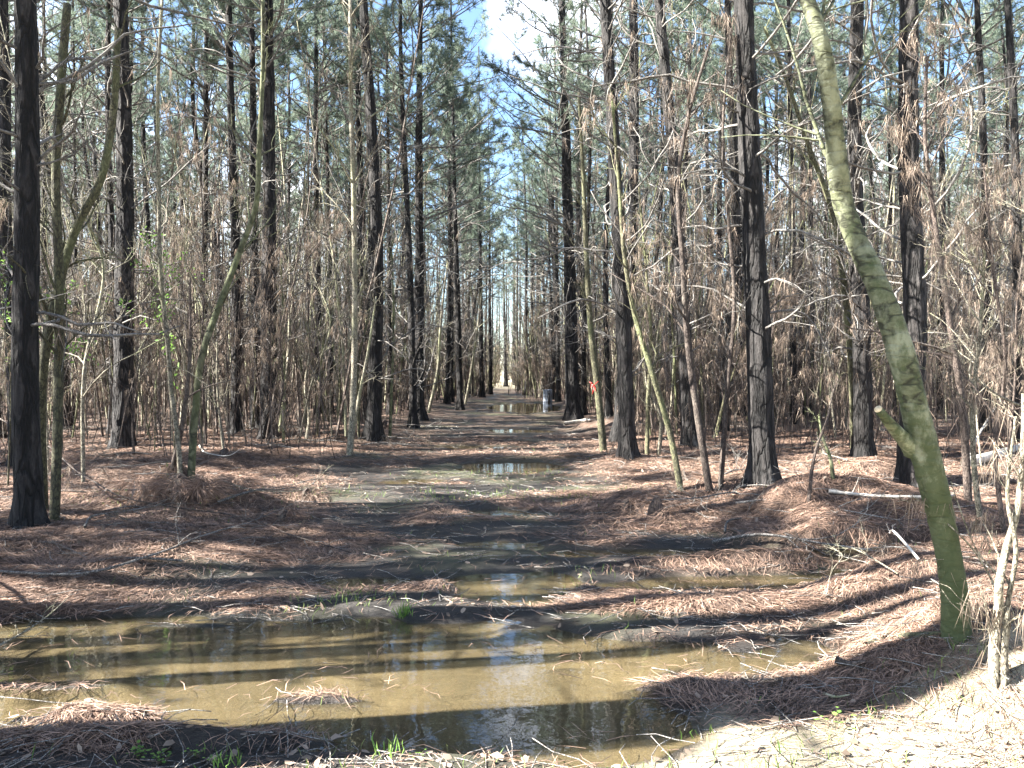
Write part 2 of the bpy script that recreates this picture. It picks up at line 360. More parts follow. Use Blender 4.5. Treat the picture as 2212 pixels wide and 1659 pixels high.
m, n, b = new_mat('forest_floor'); L = n.links.new
at_s = N(n, 'ShaderNodeAttribute', attribute_name='straw'); at_w = N(n, 'ShaderNodeAttribute', attribute_name='bed')
v = coords(n, (1, 1, 1))
n1 = N(n, 'ShaderNodeTexNoise', Scale=1.3, Detail=8, Roughness=.65); L(v, n1.inputs['Vector'])
v2 = coords(n, (1, 3.2, 1)); n2 = N(n, 'ShaderNodeTexNoise', Scale=38, Detail=5, Roughness=.7, Distortion=1.2); L(v2, n2.inputs['Vector'])
n3 = N(n, 'ShaderNodeTexNoise', Scale=150, Detail=3); L(v, n3.inputs['Vector'])
mud = ramp(n, [(.3, (.011, .0095, .0085)), (.5, (.026, .022, .019)), (.75, (.085, .072, .058))]); L(n2.outputs[0], mud.inputs[0])
stw = ramp(n, [(.28, (.028, .017, .013)), (.45, (.09, .056, .039)), (.62, (.2, .132, .095)), (.8, (.33, .24, .185))]); L(n2.outputs[0], stw.inputs[0])
bed = ramp(n, [(.3, (.036, .031, .022)), (.5, (.11, .091, .06)), (.7, (.21, .178, .122))]); bm_ = N(n, 'ShaderNodeMix', data_type='FLOAT'); bm_.inputs[0].default_value = .4; L(n1.outputs[0], bm_.inputs[2]); L(n2.outputs[0], bm_.inputs[3]); L(bm_.outputs[0], bed.inputs[0])
grn = ramp(n, [(.3, (.04, .05, .02)), (.7, (.15, .155, .075))]); L(n3.outputs[0], grn.inputs[0])
# moss and short turf in patches on the mud
n4 = N(n, 'ShaderNodeTexNoise', Scale=.55, Detail=4); L(v, n4.inputs['Vector'])
mr = N(n, 'ShaderNodeMapRange'); mr.inputs[1].default_value = .5; mr.inputs[2].default_value = .62; mr.inputs[4].default_value = .6; L(n4.outputs[0], mr.inputs[0])
x1 = N(n, 'ShaderNodeMix', data_type='RGBA'); L(mr.outputs[0], x1.inputs[0]); L(mud.outputs[0], x1.inputs[6]); L(grn.outputs[0], x1.inputs[7])
x2 = N(n, 'ShaderNodeMix', data_type='RGBA'); L(at_s.outputs['Fac'], x2.inputs[0]); L(x1.outputs[2], x2.inputs[6]); L(stw.outputs[0], x2.inputs[7])
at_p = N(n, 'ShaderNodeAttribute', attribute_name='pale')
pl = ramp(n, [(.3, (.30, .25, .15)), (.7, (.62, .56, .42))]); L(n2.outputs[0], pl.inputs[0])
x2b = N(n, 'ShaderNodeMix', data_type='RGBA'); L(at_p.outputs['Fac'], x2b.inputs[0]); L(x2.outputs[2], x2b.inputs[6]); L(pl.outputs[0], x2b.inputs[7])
x3 = N(n, 'ShaderNodeMix', data_type='RGBA'); L(at_w.outputs['Fac'], x3.inputs[0]); L(x2b.outputs[2], x3.inputs[6]); L(bed.outputs[0], x3.inputs[7])
at_d = N(n, 'ShaderNodeAttribute', attribute_name='damp')
x4 = N(n, 'ShaderNodeMix', data_type='RGBA', blend_type='MULTIPLY'); L(at_d.outputs['Fac'], x4.inputs[0]); L(x3.outputs[2], x4.inputs[6]); x4.inputs[7].default_value = (.42, .40, .38, 1)
L(x4.outputs[2], b.inputs['Base Color'])
rr_ = N(n, 'ShaderNodeMapRange'); rr_.inputs[3].default_value = .8; rr_.inputs[4].default_value = .28; L(at_d.outputs['Fac'], rr_.inputs[0]); L(rr_.outputs[0], b.inputs['Roughness'])
bp = N(n, 'ShaderNodeBump', Strength=.9, Distance=.025); L(n2.outputs[0], bp.inputs['Height'])
bp2 = N(n, 'ShaderNodeBump', Strength=.5, Distance=.008); L(n3.outputs[0], bp2.inputs['Height']); L(bp.outputs[0], bp2.inputs['Normal']); L(bp2.outputs[0], b.inputs['Normal'])
M['floor'] = m
ground = mb.obj('ground', M['floor']); tag(ground, kind='structure', label='muddy needle-strewn forest floor with wet track')
sv = straw(XX, YY); 
pale = sstep(3.3, 2.9, YY - .41 * XX + .5 * (noise(XX * 3, YY * 3, 33) - .5)) * sstep(.0, .7, XX)  # sunlit near-right ground: the sun's brightness painted in as paler sandy soil
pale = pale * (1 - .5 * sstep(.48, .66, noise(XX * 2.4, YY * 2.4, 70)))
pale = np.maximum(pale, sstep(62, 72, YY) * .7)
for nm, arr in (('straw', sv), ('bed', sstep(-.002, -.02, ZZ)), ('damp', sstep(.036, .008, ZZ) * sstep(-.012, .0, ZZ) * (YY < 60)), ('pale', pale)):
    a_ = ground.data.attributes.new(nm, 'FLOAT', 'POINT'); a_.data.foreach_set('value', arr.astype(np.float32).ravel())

# water: one flat sheet at z = 0 that shows wherever the ground dips below it
m, n, b = new_mat('puddle_water'); L = n.links.new
n.nodes.remove(b)
tr = N(n, 'ShaderNodeBsdfTransparent'); tr.inputs[0].default_value = (.93, .88, .74, 1)
gl = N(n, 'ShaderNodeBsdfGlossy', Roughness=.015)
ge = n.nodes.new('ShaderNodeNewGeometry'); dt = N(n, 'ShaderNodeVectorMath', operation='DOT_PRODUCT'); L(ge.outputs['Incoming'], dt.inputs[0]); L(ge.outputs['Normal'], dt.inputs[1])
ab = N(n, 'ShaderNodeMath', operation='ABSOLUTE'); L(dt.outputs['Value'], ab.inputs[0])
om = N(n, 'ShaderNodeMath', operation='SUBTRACT'); om.inputs[0].default_value = 1.0; L(ab.outputs[0], om.inputs[1])
pw = N(n, 'ShaderNodeMath', operation='POWER'); L(om.outputs[0], pw.inputs[0]); pw.inputs[1].default_value = 4.2
fr = N(n, 'ShaderNodeMath', operation='MULTIPLY_ADD'); L(pw.outputs[0], fr.inputs[0]); fr.inputs[1].default_value = .98; fr.inputs[2].default_value = .03
v = coords(n, (1, 1, 1)); wn = N(n, 'ShaderNodeTexNoise', Scale=5, Detail=3); L(v, wn.inputs['Vector'])
bp = N(n, 'ShaderNodeBump', Strength=.12, Distance=.012); L(wn.outputs[0], bp.inputs['Height']); L(bp.outputs[0], gl.inputs['Normal'])
mx = N(n, 'ShaderNodeMixShader'); L(fr.outputs[0], mx.inputs[0]); L(tr.outputs[0], mx.inputs[1]); L(gl.outputs[0], mx.inputs[2])
df = N(n, 'ShaderNodeBsdfDiffuse'); df.inputs[0].default_value = (.2, .165, .09, 1)
mx2 = N(n, 'ShaderNodeMixShader'); mx2.inputs[0].default_value = .05; L(tr.outputs[0], mx2.inputs[1]); L(df.outputs[0], mx2.inputs[2]); L(mx2.outputs[0], mx.inputs[1])
L(mx.outputs[0], n.nodes['Material Output'].inputs[0])
M['water'] = m
mb = MB(); mb.add([(-9, 1.9, 0), (9, 1.9, 0), (9, 44, 0), (-9, 44, 0)], q=[(0, 1, 2, 3)])
tag(mb.obj('puddle_water', M['water']), kind='structure', label='shallow rain water standing on the track')

# ------------------------------------------------------------------ ground cover near the camera (stuff)
rng = np.random.default_rng(5)
def ground_pts(rng, n, y0, y1, half=.78):
    Y = y0 * (y1 / y0) ** rng.uniform(0, 1, n); X = rng.uniform(-half, half, n) * Y
    return X, Y
X, Y = ground_pts(rng, 700000, 2.5, 19)
k_ = rng.uniform(0, 1, len(X)) < straw(X, Y) * .95 + .02
k_ &= ~((rng.uniform(0, 1, len(X)) < .88) & (Y < 3.05 + .41 * X) & (X > .2) & (X < 2.9))
X, Y = X[k_], Y[k_]; Z = terr(X, Y)
k_ = Z > -.004; X, Y, Z = X[k_], Y[k_], Z[k_]
fx, fy = ground_pts(rng, 4000, 3, 12); kk = (terr(fx, fy) < -.004) & (noise(fx * 2.5, fy * 3.5, 61) > .55); X = np.append(X, fx[kk]); Y = np.append(Y, fy[kk]); Z = np.append(Z, np.zeros(kk.sum()) - .001); q = len(X)
th = noise(X * 1.3, Y * 1.3, 31) * 9 + rng.normal(0, .55, q); th = np.where(rng.uniform(0, 1, q) < .3, rng.uniform(0, 6.28, q), th)
Ln = rng.uniform(.06, .15, q) * (1 + .03 * Y)
d = np.stack([np.cos(th), np.sin(th), np.zeros(q)], -1)
e = np.maximum(terr(X + d[:, 0] * Ln, Y + d[:, 1] * Ln), -.001)
d[:, 2] = (e - Z) / Ln + np.abs(rng.normal(0, .10, q)); 
p = np.stack([X, Y, Z + .004], -1)
mb = MB(); bend = np.stack([rng.normal(0, .03, q), rng.normal(0, .03, q), rng.uniform(.005, .03, q)], -1)
mb.blades(p, d, Ln, .0018 + .0004 * Y, bend=bend, side=norm(np.cross(d, np.array([0, 0, 1.0]) + rng.normal(0, .4, (q, 3)))))
tag(mb.obj('pine_straw', M['litter'], smooth=False), kind='stuff', label='fallen reddish brown pine needles covering the forest floor')

# short grass in the track and at the near edge
X, Y = ground_pts(rng, 120000, 2.6, 16)
gm = np.maximum.reduce([np.exp(-((Y - 10.1) / .55) ** 2 - ((X + .6) / 1.9) ** 2), np.exp(-((Y - 5.45) / .2) ** 2 - ((X + 1.1) / .4) ** 2) * .8,
     np.exp(-((Y - 12.2) / .3) ** 2 - ((X + .1) / .9) ** 2), np.exp(-((Y - 9.1) / .6) ** 2 - ((X + 4.4) / 1.1) ** 2) * .5,
     np.exp(-((Y - 2.85) / .2) ** 2) * .6 * (X < 1.6), .35 * (Y < 3.1 + .38 * X) * (X > .3) * (noise(X * 2.4, Y * 2.4, 70) > .5), np.exp(-((Y - 6.1) / .3) ** 2 - ((X - .15) / .5) ** 2) * .5])
gm = gm * (noise(X * 3, Y * 3, 40) > .42)
k_ = rng.uniform(0, 1, len(X)) < gm * .42 + .003
X, Y = X[k_], Y[k_]; Z = terr(X, Y); k_ = Z > -.02; X, Y, Z = X[k_], Y[k_], Z[k_]; q = len(X)
d = rng.normal(0, .45, (q, 3)); d[:, 2] = 1
mb = MB(); mb.blades(np.stack([X, Y, Z - .003], -1), d, rng.uniform(.03, .085, q), .0028 + .0004 * Y, bend=rng.normal(0, .012, (q, 3)), rng=rng)
tag(mb.obj('grass', M['grass'], smooth=False), kind='stuff', label='short sparse green grass growing on the muddy track')

# small twigs and bark bits lying about
X, Y = ground_pts(rng, 5200, 2.6, 26)
k_ = terr(X, Y) > .0; X, Y = X[k_], Y[k_]; q = len(X); Z = terr(X, Y)
th = rng.uniform(0, 6.28, q); Lt = rng.uniform(.06, .35, q) * (1 + .02 * Y)
P = np.zeros((q, 4, 3)); P[:, 0] = np.stack([X, Y, Z + .005], -1)
for j in range(3):
    th = th + rng.normal(0, .3, q)
    P[:, j + 1] = P[:, j] + np.stack([np.cos(th), np.sin(th), rng.normal(.02, .12, q)], -1) * (Lt / 3)[:, None]
    P[:, j + 1, 2] = np.maximum(P[:, j + 1, 2], terr(P[:, j + 1, 0], P[:, j + 1, 1]) + .004)
mb = MB(); mb.tubes(P, np.full((q, 4), .0016)[:, :] * (1 + .13 * Y)[:, None], m=4)
lx, ly = ground_pts(rng, 2600, 2.6, 18); lz = terr(lx, ly); kk = lz > .0; lx, ly, lz = lx[kk], ly[kk], lz[kk]; nl = len(lx)
ld = rng.normal(0, 1, (nl, 3)); ld[:, 2] *= .25; mb.blades(np.stack([lx, ly, lz + .012], -1), ld, rng.uniform(.03, .06, nl), rng.uniform(.02, .035, nl), mat=1, bend=rng.normal(0, .006, (nl, 3)), side=norm(np.cross(ld, np.array([0, 0, 1.]) + rng.normal(0, .3, (nl, 3)))))
tag(mb.obj('twig_litter', [M['limb'], M['dead']]), kind='stuff', label='small broken grey twigs scattered over the forest floor')

# ------------------------------------------------------------------ pines
def bark_rough(rng, k, m, amp=.07, plates=True):
    r_ = rng.normal(0, 1, (k, m))
    r_ = (r_ + np.roll(r_, 1, 0) * .9 + np.roll(r_, -1, 0) * .9) / 2
    return 1 + amp * np.clip(r_, -1.6, 1.3)

def trunk_mesh(rng, path, r0, H, hero=False, n_dead=46, dead_lo=.07, dead_hi=.5, drapes=0, dead_len=1.6):
    """path (k,3) local, r0 radius at the ground; returns the MB and the smooth path"""
    K = 150 if hero else 36; m_ = 28 if hero else 10
    P = spline(path, K)
    h = P[:, 2] / H
    Rr = r0 * (1.0 - .78 * np.clip(h, 0, 1) ** .85) + r0 * .45 * np.exp(-np.clip(P[:, 2], 0, None) / .16)
    P[1:-1, :2] += rng.normal(0, r0 * (.015 if hero else .03), (K - 2, 2))
    ro_ = bark_rough(rng, K, m_, .06 if hero else .05); aa_ = np.linspace(0, 2 * np.pi, m_, endpoint=False)
    ro_ = ro_ * (1 + .22 * np.exp(-np.clip(P[:, 2], 0, None) / .22)[:, None] * np.cos(aa_ * 4 + rng.uniform(0, 6))[None] + .03 * np.sin(P[:, 2] * 1.3)[:, None] * np.cos(aa_ * 2)[None])
    mb = MB(); mb.tubes(P, Rr, m=m_, mat=0, rough=ro_[None])
    D, DR = grow(rng, P, Rr, n_dead, dead_lo, dead_hi, R(72), dead_len, k=9, curl=.19, up=.10, rr=.3, rmin=.004, shrink=-.3, taper=.2)
    DR = np.clip(DR, .0035, .016); mb.tubes(D, DR, m=5, mat=1)
    T, TR = grow(rng, D, DR, int(n_dead * 5), .25, 1, R(48), dead_len * .38, k=4, curl=.22, up=.05, rr=.6, rmin=.003)
    mb.tubes(T, TR, m=3, mat=1, cap=False)
    U, UR = grow(rng, T, TR, int(n_dead * 5), .3, 1, R(45), dead_len * .17, k=3, curl=.2, rr=.6, rmin=.0025)
    mb.tubes(U, UR, m=3, mat=1, cap=False)
    if drapes: drape(mb, rng, T, drapes, per=7, L=(.10, .28), w=.008, mat=2)
    return mb, P

def crown_mesh(rng, H, lo=.5, width=2.6, n_limb=44, n_shoot=460, per=26, w=.017):
    k = 12; P = np.zeros((k, 3)); P[:, 2] = np.linspace(0, H, k); Rr = np.full(k, .06)
    A = []; 
    Lp, LR = grow(rng, P, Rr, n_limb, lo, .985, R(62), width, k=7, curl=.09, up=.13, rr=.5, rmin=.008, shrink=.72)
    mb = MB(); mb.tubes(Lp, LR, m=4, mat=0, cap=False)
    Sp, SR = grow(rng, Lp, LR, n_shoot, .3, 1, R(45), .62, k=4, curl=.18, up=.12, rr=.5, rmin=.005, shrink=.4)
    mb.tubes(Sp, SR, m=3, mat=0, cap=False)
    tip = np.zeros((1, 2, 3)); tip[0, 0] = (0, 0, H * .97); tip[0, 1] = (0, 0, H)
    c = np.concatenate([Sp[:, -1], Sp[:, -2], Lp[:, -1]]); dr = np.concatenate([norm(Sp[:, -1] - Sp[:, -2])] * 2 + [norm(Lp[:, -1] - Lp[:, -2])])
    c = np.repeat(c, per, 0); dr = np.repeat(dr, per, 0); q = len(c)
    back = rng.uniform(0, .22, q)[:, None]
    dd = norm(dr * rng.uniform(.2, 1.1, q)[:, None] + norm(rng.normal(size=(q, 3))) * .9)
    mb.blades(c - dr * back, dd, rng.uniform(.14, .25, q), w, 1, rng=rng)
    return mb.mesh('crown', [M['limb'], M['needle']], smooth=False)

rng = np.random.default_rng(11)
CROWNS = [crown_mesh(rng, 20, lo=.44 + .04 * i, width=3.5 - .15 * i, n_limb=44, n_shoot=440, per=20) for i in range(4)]
SPARSE = [crown_mesh(rng, 20, lo=.5, width=2.7, n_limb=32, n_shoot=230, per=20) for i in range(2)]

# --- single pines of the photograph: label, [(px, py) up the trunk], width in px at the base, options
HERO = [
 ('broad dark pine at the far left edge with peeling bark beside an olive twin-stemmed sapling', [(64, 1130), (60, 800), (56, 500), (52, 250), (50, 0)], 62, {}),
 ('pine at the extreme left edge with its left side in white sunlight', [(38, 1010), (28, 700), (20, 450), (8, 200), (0, 0)], 34, {}),
 ('thick black pine left of the mound with a white sunlit strip up its left side', [(266, 968), (266, 700), (262, 400), (256, 0)], 50, {}),
 ('slim pine standing close behind the left flank of the thick black left-hand pine', [(243, 940), (242, 600), (238, 300), (232, 0)], 20, {}),
 ('straight black pine with flared foot left of centre beyond the twin pale saplings', [(580, 945), (580, 650), (580, 300), (580, 0)], 42, {}),
 ('dark leaning pine almost touching the straight black pine from its left', [(553, 925), (551, 600), (545, 300), (538, 0)], 24, {}),
 ('short looking dark pine between the black pines and the pale saplings', [(510, 935), (508, 600), (500, 300), (492, 0)], 27, {}),
 ('dark pine directly behind the pale straight sapling left of the track', [(790, 905), (786, 600), (778, 300), (772, 0)], 24, {}),
 ('reddish brown pine with a flared foot on the left edge of the track', [(905, 908), (904, 600), (905, 300), (907, 0)], 30, {}),
 ('slender dark pine in the row right behind the reddish brown pine', [(994, 886), (988, 650), (980, 350), (974, 0)], 17, {}),
 ('thin dark pine with white left edge leaning over the left verge', [(965, 872), (972, 600), (968, 300), (960, 50)], 12, {}),
 ('narrow black pine left of the far end of the track', [(1040, 858), (1038, 600), (1036, 350), (1034, 100)], 13, {}),
 ('very thin dark pine next to the narrow black one at the far end', [(1060, 852), (1058, 600), (1056, 350), (1054, 200)], 9, {}),
 ('lone dark pine standing mid-gap where the track ends in the clearing', [(1093, 836), (1091, 760), (1090, 690), (1088, 600)], 9, dict(H=15, lo=.42)),
 ('dark pine with swollen foot on the right verge beside the grey drum', [(1238, 906), (1232, 650), (1224, 350), (1213, 0)], 36, {}),
 ('thin dark pine just behind the drum on the right verge', [(1206, 868), (1204, 600), (1200, 300), (1196, 0)], 11, {}),
 ('black pine leaning left on the right bank where the sunlit straw begins', [(1356, 985), (1346, 700), (1328, 350), (1308, 0)], 40, {}),
 ('shaded pine right of the leaning black pine, pale higher up', [(1490, 962), (1474, 650), (1452, 300), (1420, 0)], 38, {}),
 ('large black pine in right centre with a straw mound at its foot', [(1648, 1040), (1636, 700), (1622, 350), (1606, 0)], 62, {}),
 ('dark pine paired with a green mossy stem behind the right straw mound', [(1866, 990), (1858, 700), (1852, 350), (1848, 0)], 46, {}),
 ('heavy black pine crossed by the leaning mossy tree', [(1962, 1050), (1974, 700), (1968, 350), (1964, 0)], 58, {}),
 ('slim shaded pine between the large black pine and the mossy leaning tree', [(1750, 905), (1752, 600), (1748, 300), (1745, 0)], 18, {}),
 ('dark pine near the right edge behind the brown draped saplings', [(2128, 935), (2126, 600), (2122, 300), (2110, 0)], 24, {}),
 ('dark pine right at the right edge of the view', [(2192, 955), (2194, 600), (2190, 300), (2184, 0)], 26, {}),
 ('slim grey pine in the left woods between the thick black pine and the pale saplings', [(440, 920), (442, 600), (446, 300), (450, 0)], 19, {}),
 ('slim dark pine midway between the straight black pine and the pale sapling', [(690, 905), (688, 600), (686, 300), (684, 0)], 20, {}),
 ('pale grey slim pine between the pale sapling and the reddish brown pine', [(843, 893), (840, 600), (838, 300), (832, 0)], 14, {}),
]
heroes_xy = []
def hero_pine(i, label, pts, wpx, opt):
    g = G(*pts[0]); Yd = g[1]; H = opt.get('H', 17)
    base = np.array([g[0], g[1], float(terr(g[0], g[1])) - .05])
    pl = [np.zeros(3)] + [at(px, py, Yd) - base for px, py in pts[1:]]
    rr = np.random.default_rng(100 + i)
    pl = [pl[0]] + [p_ + np.array([0, rr.normal(0, .03 * p_[2] ** .5), 0]) for p_ in pl[1:]]
    last, prev = pl[-1], pl[-2]; sl_ = (last - prev) / max(last[2] - prev[2], .1)
    if last[2] < H - 2:
        top = last + sl_ * min(H - last[2], 3) ; top = np.array([top[0], top[1], top[2]])
        if top[2] < H - 1: pl.append(top); pl.append(np.array([top[0], top[1], H]))
        else: pl.append(np.array([last[0], last[1], H]))
    t = thing('pine_tree', label, 'pine tree', base)
    r0 = wpx * S / F * Yd / 2 * .92
    mb_, P = trunk_mesh(rr, pl, r0, H, hero=Yd < 22, n_dead=opt.get('n_dead', 42), drapes=60 if g[0] > 0 else 25, dead_lo=opt.get('dlo', .1))
    mb_.obj('trunk', [M['pine'], M['limb'], M['dead']], t)
    c_ = link('crown', CROWNS[i % 4] if Yd > 12 else SPARSE[i % 2], t)
    c_.location = (pl[-1][0], pl[-1][1], 0); c_.rotation_euler = (0, 0, rr.uniform(0, 6.28)); s_ = H / 20; c_.scale = (s_, s_, s_)
    heroes_xy.append((g[0], g[1]))
    if -3.6 < g[0] < 2.9 and 14 < Yd < 50:      # long limbs reaching out over the open track
        to = -1 if g[0] > -.4 else 1; n_ = 17; mbl = MB(); z0_ = rr.uniform(4.5, 13.5, n_); LP = []
        for z_ in z0_:
            a_ = np.array([np.interp(z_, P[:, 2], P[:, 0]), np.interp(z_, P[:, 2], P[:, 1]), z_]); d_ = norm(np.array([to, rr.normal(0, .7), rr.uniform(.15, .8)])); Lq = rr.uniform(2.2, 4.8) * (1.15 - z_ / 24); pp = [a_]
            for _ in range(8): pp.append(pp[-1] + d_ * Lq / 8); d_ = norm(d_ + rr.normal(0, .10, 3) + [0, 0, .03])
            LP.append(pp)
        LP = np.array(LP); LR = np.linspace(.03, .008, 9)[None] * rr.uniform(.7, 1.3, (n_, 1)); mbl.tubes(LP, LR, m=5)
        S1, R1 = grow(rr, LP, LR, 110, .2, 1, R(45), .9, k=5, curl=.15, up=.08, rr=.6, rmin=.005); mbl.tubes(S1, R1, m=3, cap=False)
        S2, R2 = grow(rr, S1, R1, 240, .2, 1, R(42), .4, k=3, curl=.15, up=.06, rr=.6, rmin=.004); mbl.tubes(S2, R2, m=3, cap=False)
        e_ = S2[S2[:, -1, 2] > 7.5]; c2 = np.repeat(e_[:, -1], 22, 0); dr = np.repeat(norm(e_[:, -1] - e_[:, -2]), 22, 0)
        if len(c2): mbl.blades(c2 - dr * rr.uniform(0, .15, (len(c2), 1)), dr * rr.uniform(.2, 1, (len(c2), 1)) + norm(rr.normal(size=c2.shape)) * .9, rr.uniform(.13, .22, len(c2)), .015, 1, rng=rr)
        mbl.obj('overhanging_limbs', [M['limb'], M['needle']], t, smooth=False)
for i, hrow in enumerate(HERO): hero_pine(i, *hrow)

# --- plantation rows behind: six kinds of pine, copied
rng = np.random.default_rng(23)
PROTO = []
for i in range(8):
    t = thing('pine_tree', 'x', 'pine tree', (0, 0, 0))
    H = 20
    pl = [np.zeros(3), np.array([rng.normal(0, .15), rng.normal(0, .15), 5]), np.array([rng.normal(0, .3), rng.normal(0, .3), 11]), np.array([0, 0, H])]
    mb_, P = trunk_mesh(rng, pl, (.10, .15, .12, .19, .13, .17, .11, .16)[i], H, n_dead=52, drapes=130 if i % 2 else 40, dead_lo=.06, dead_len=1.7)
    mb_.obj('trunk', [M['pine'], M['limb'], M['dead']], t)
    link('crown', SPARSE[i // 4 % 2] if i % 4 == 1 else CROWNS[i % 4], t)
    PROTO.append(t)
used = [False] * 8
def scr(x, y): return x / y
SHORT = ['the broad far-left pine', 'the white-edged pine at the left edge', 'the thick black left pine', 'the thick black left pine', 'the straight black pine', 'the straight black pine', 'the straight black pine', 'the tall pale sapling', 'the reddish brown pine', 'the slender dark verge pine', 'the slender dark verge pine', 'the narrow black far pine', 'the narrow black far pine', 'the lone pine in the gap', 'the swollen-footed pine', 'the swollen-footed pine', 'the leaning black pine', 'the shaded pine', 'the large black pine', 'the pine paired with a mossy stem', 'the pine behind the mossy tree', 'the slim pine right of centre', 'the pine near the right edge', 'the pine at the right edge', 'the slim grey left pine', 'the slim dark left pine', 'the pale grey slim pine']
PENDING = []
def near_name(x, y):
    k_ = min(range(len(heroes_xy)), key=lambda i_: abs(scr(x, y) - scr(*heroes_xy[i_])))
    return SHORT[k_], ('left of' if scr(x, y) < scr(*heroes_xy[k_]) else 'right of')
def relabel():
    """labels from what each one stands beside; equals are told apart from left to right"""
    d_ = {}
    for o_, noun, x, y in PENDING:
        nm, sd = near_name(x, y); zone = 'near' if y < 22 else 'middle-distance' if y < 36 else 'distant'
        d_.setdefault((zone, noun, sd, nm), []).append((scr(x, y), o_))
    nth = ['leftmost', 'second', 'third', 'fourth', 'fifth', 'sixth', 'seventh', 'eighth', 'ninth', 'tenth', 'eleventh', 'twelfth']
    for (zone, noun, sd, nm), l_ in d_.items():
        l_.sort(key=lambda e_: e_[0])
        for i_, (_, o_) in enumerate(l_):
            if len(l_) == 1: o_['label'] = f'{zone} {noun} {sd} {nm}'
            elif i_ < 12: o_['label'] = f'{nth[i_]} {zone} {noun} {sd} {nm}'
            else: o_['label'] = f'{zone} {noun} crowded {sd} {nm}'; o_['group'] = o_.get('group')
ORD = ['first', 'second', 'third', 'fourth', 'fifth', 'sixth', 'seventh', 'eighth', 'ninth', 'tenth', 'eleventh', 'twelfth', 'thirteenth', 'fourteenth', 'fifteenth', 'sixteenth', 'seventeenth', 'eighteenth']
def place_pine(x, y, sc, label, group):
    k_ = int(rng.integers(0, 8)); z = float(terr(x, y)) - .05
    tilt = (rng.normal(0, .012), rng.normal(0, .012)); rz = rng.uniform(0, 6.28)
    if not used[k_]:
        used[k_] = True; t = PROTO[k_]; t.location = (x, y, z); t.rotation_euler = (tilt[0], tilt[1], rz); t.scale = (sc,) * 3
        t['label'] = label; t['group'] = group
    else: t = copy_thing(PROTO[k_], (x, y, z), rz, sc, label, group, tilt=tilt)
    return t
ADJ = ['slim', 'dark', 'grey-barked', 'straight', 'slender']
count = 0
for side, x0, dx in (('left', -3.0, -2.7), ('right', 2.3, 2.5)):
    for row in range(18):
        xr = x0 + dx * row; k_in = 0
        y = 13.0 + rng.uniform(0, 2.5)
        while y < 66:
            x = xr + rng.normal(0, .22); y += rng.uniform(2.3, 4.3) + (y > 40) * 1.0
            if rng.uniform() < .12: continue
            if abs(x) > .66 * y + .3: continue
            if min((x - a) ** 2 + (y - b_) ** 2 for a, b_ in heroes_xy) < 1.6 ** 2: continue
            # keep the sight lines to the single pines clear close by
            if y < 17: continue
            count += 1
            t_ = place_pine(x, y, rng.uniform(.76, .95), 'x', f'plantation pines {side} of the track')
            PENDING.append((t_, 'straight pine', x, y))
print('PINES', count)
# pines outside the frame on the left, whose shadows fall across the track
OFF = [(-5.2, 5.5, .85), (-16, 8.8, .8), (-12.4, 7.1, .62), (-9.4, 5.9, .6), (-12, 4.75, .7), (-15, 6.4, .72), (-10.5, 5.1, .7), (-12.5, 5.9, .72), (-14, 4.6, .68), (-16, 5.6, .7), (-17.8, 4.2, .7), (-21, 3.9, .7), (-19.4, 5.2, .75), (-23, 4.2, .8),
       (-11.5, 11.9, .7), (-13, 10.9, .8), (-15.2, 11.4, .8), (-17.6, 10.8, .8), (-19.5, 11.4, .8), (-21.2, 10.2, .8), (-23, 13, .8), (-26, 11, .8), (-15.5, 15.8, .85), (-22.5, 15.5, .8), (-18, 20, .9), (-22, 20.5, .85), (-29.5, 17, .9), (-21.5, 25, .8), (-29, 23.5, .9), (-25, 30, .85), (-33, 27, .9), (-30, 35, .9), (-34, 40, .9)]
BACK = [(5.6, 1.2), (7.2, 4.2), (8.6, 1.0), (9.4, 6.2), (11.5, 3.4), (12.5, 7.5), (6.4, -2.2), (10.5, -1.4), (14, .5), (3.0, -4.6), (-1.0, -5.4), (-4.4, -5.8), (6.0, -6.4), (1.2, -8.2), (-3, -9), (-7.5, -7.4), (-11, -8), (9.5, -5.4), (4.2, -10.5), (13, -5), (-7, -12), (0, -12.5), (15.5, 5), (17, 10), (14, 11)]  # unseen pines added behind and right to block sky light
for (x, y) in BACK:
    place_pine(x, y, rng.uniform(.8, .95), 'unseen pine added behind or right of the viewpoint to block sky light', 'unseen pines added around the viewpoint')
# slim pines just out of frame on the left: their bare trunks throw the long bands over the puddle
t = thing('pine_tree', 'x', 'pine tree', (0, 0, 0)); mb_, P = trunk_mesh(rng, [np.zeros(3), np.array([.05, .08, 5]), np.array([0, -.05, 10]), np.array([0, 0, 17.])], .125, 17, n_dead=7, drapes=0, dead_lo=.2, dead_len=1.0)
mb_.obj('trunk', [M['pine'], M['limb']], t); c_ = link('crown', SPARSE[0], t); c_.scale = (.85,) * 3
for i_, (x, y, sc_) in enumerate([(-3.4, 2.86, 1.05), (-3.7, 3.14, .85), (-3.8, 3.93, .8), (-4.2, 4.22, .95), (-4.6, 4.5, .9), (-5.0, 4.8, 1.0)]):
    if i_ == 0: t.location = (x, y, 0); t.scale = (sc_,) * 3; t['label'] = 'slim pine just beyond the left edge of the view beside the puddle'; t['group'] = 'slim pines beside the puddle beyond the left edge'
    else: copy_thing(t, (x, y, 0), i_ * 1.3, sc_)
t = thing('shade_pine', 'unseen young bushy pine added beyond the left edge to shade the puddle', 'pine tree', (-6.5, 3.95, 0)); mb_, P = trunk_mesh(rng, [np.zeros(3), np.array([.03, 0, 3]), np.array([0, 0, 6.])], .06, 6, n_dead=8, dead_len=.5)  # unseen young pines, added for their crown shade over the puddle
mb_.obj('trunk', [M['pine'], M['limb']], t); c_ = link('crown', CROWNS[0], t); c_.scale = (.31,) * 3
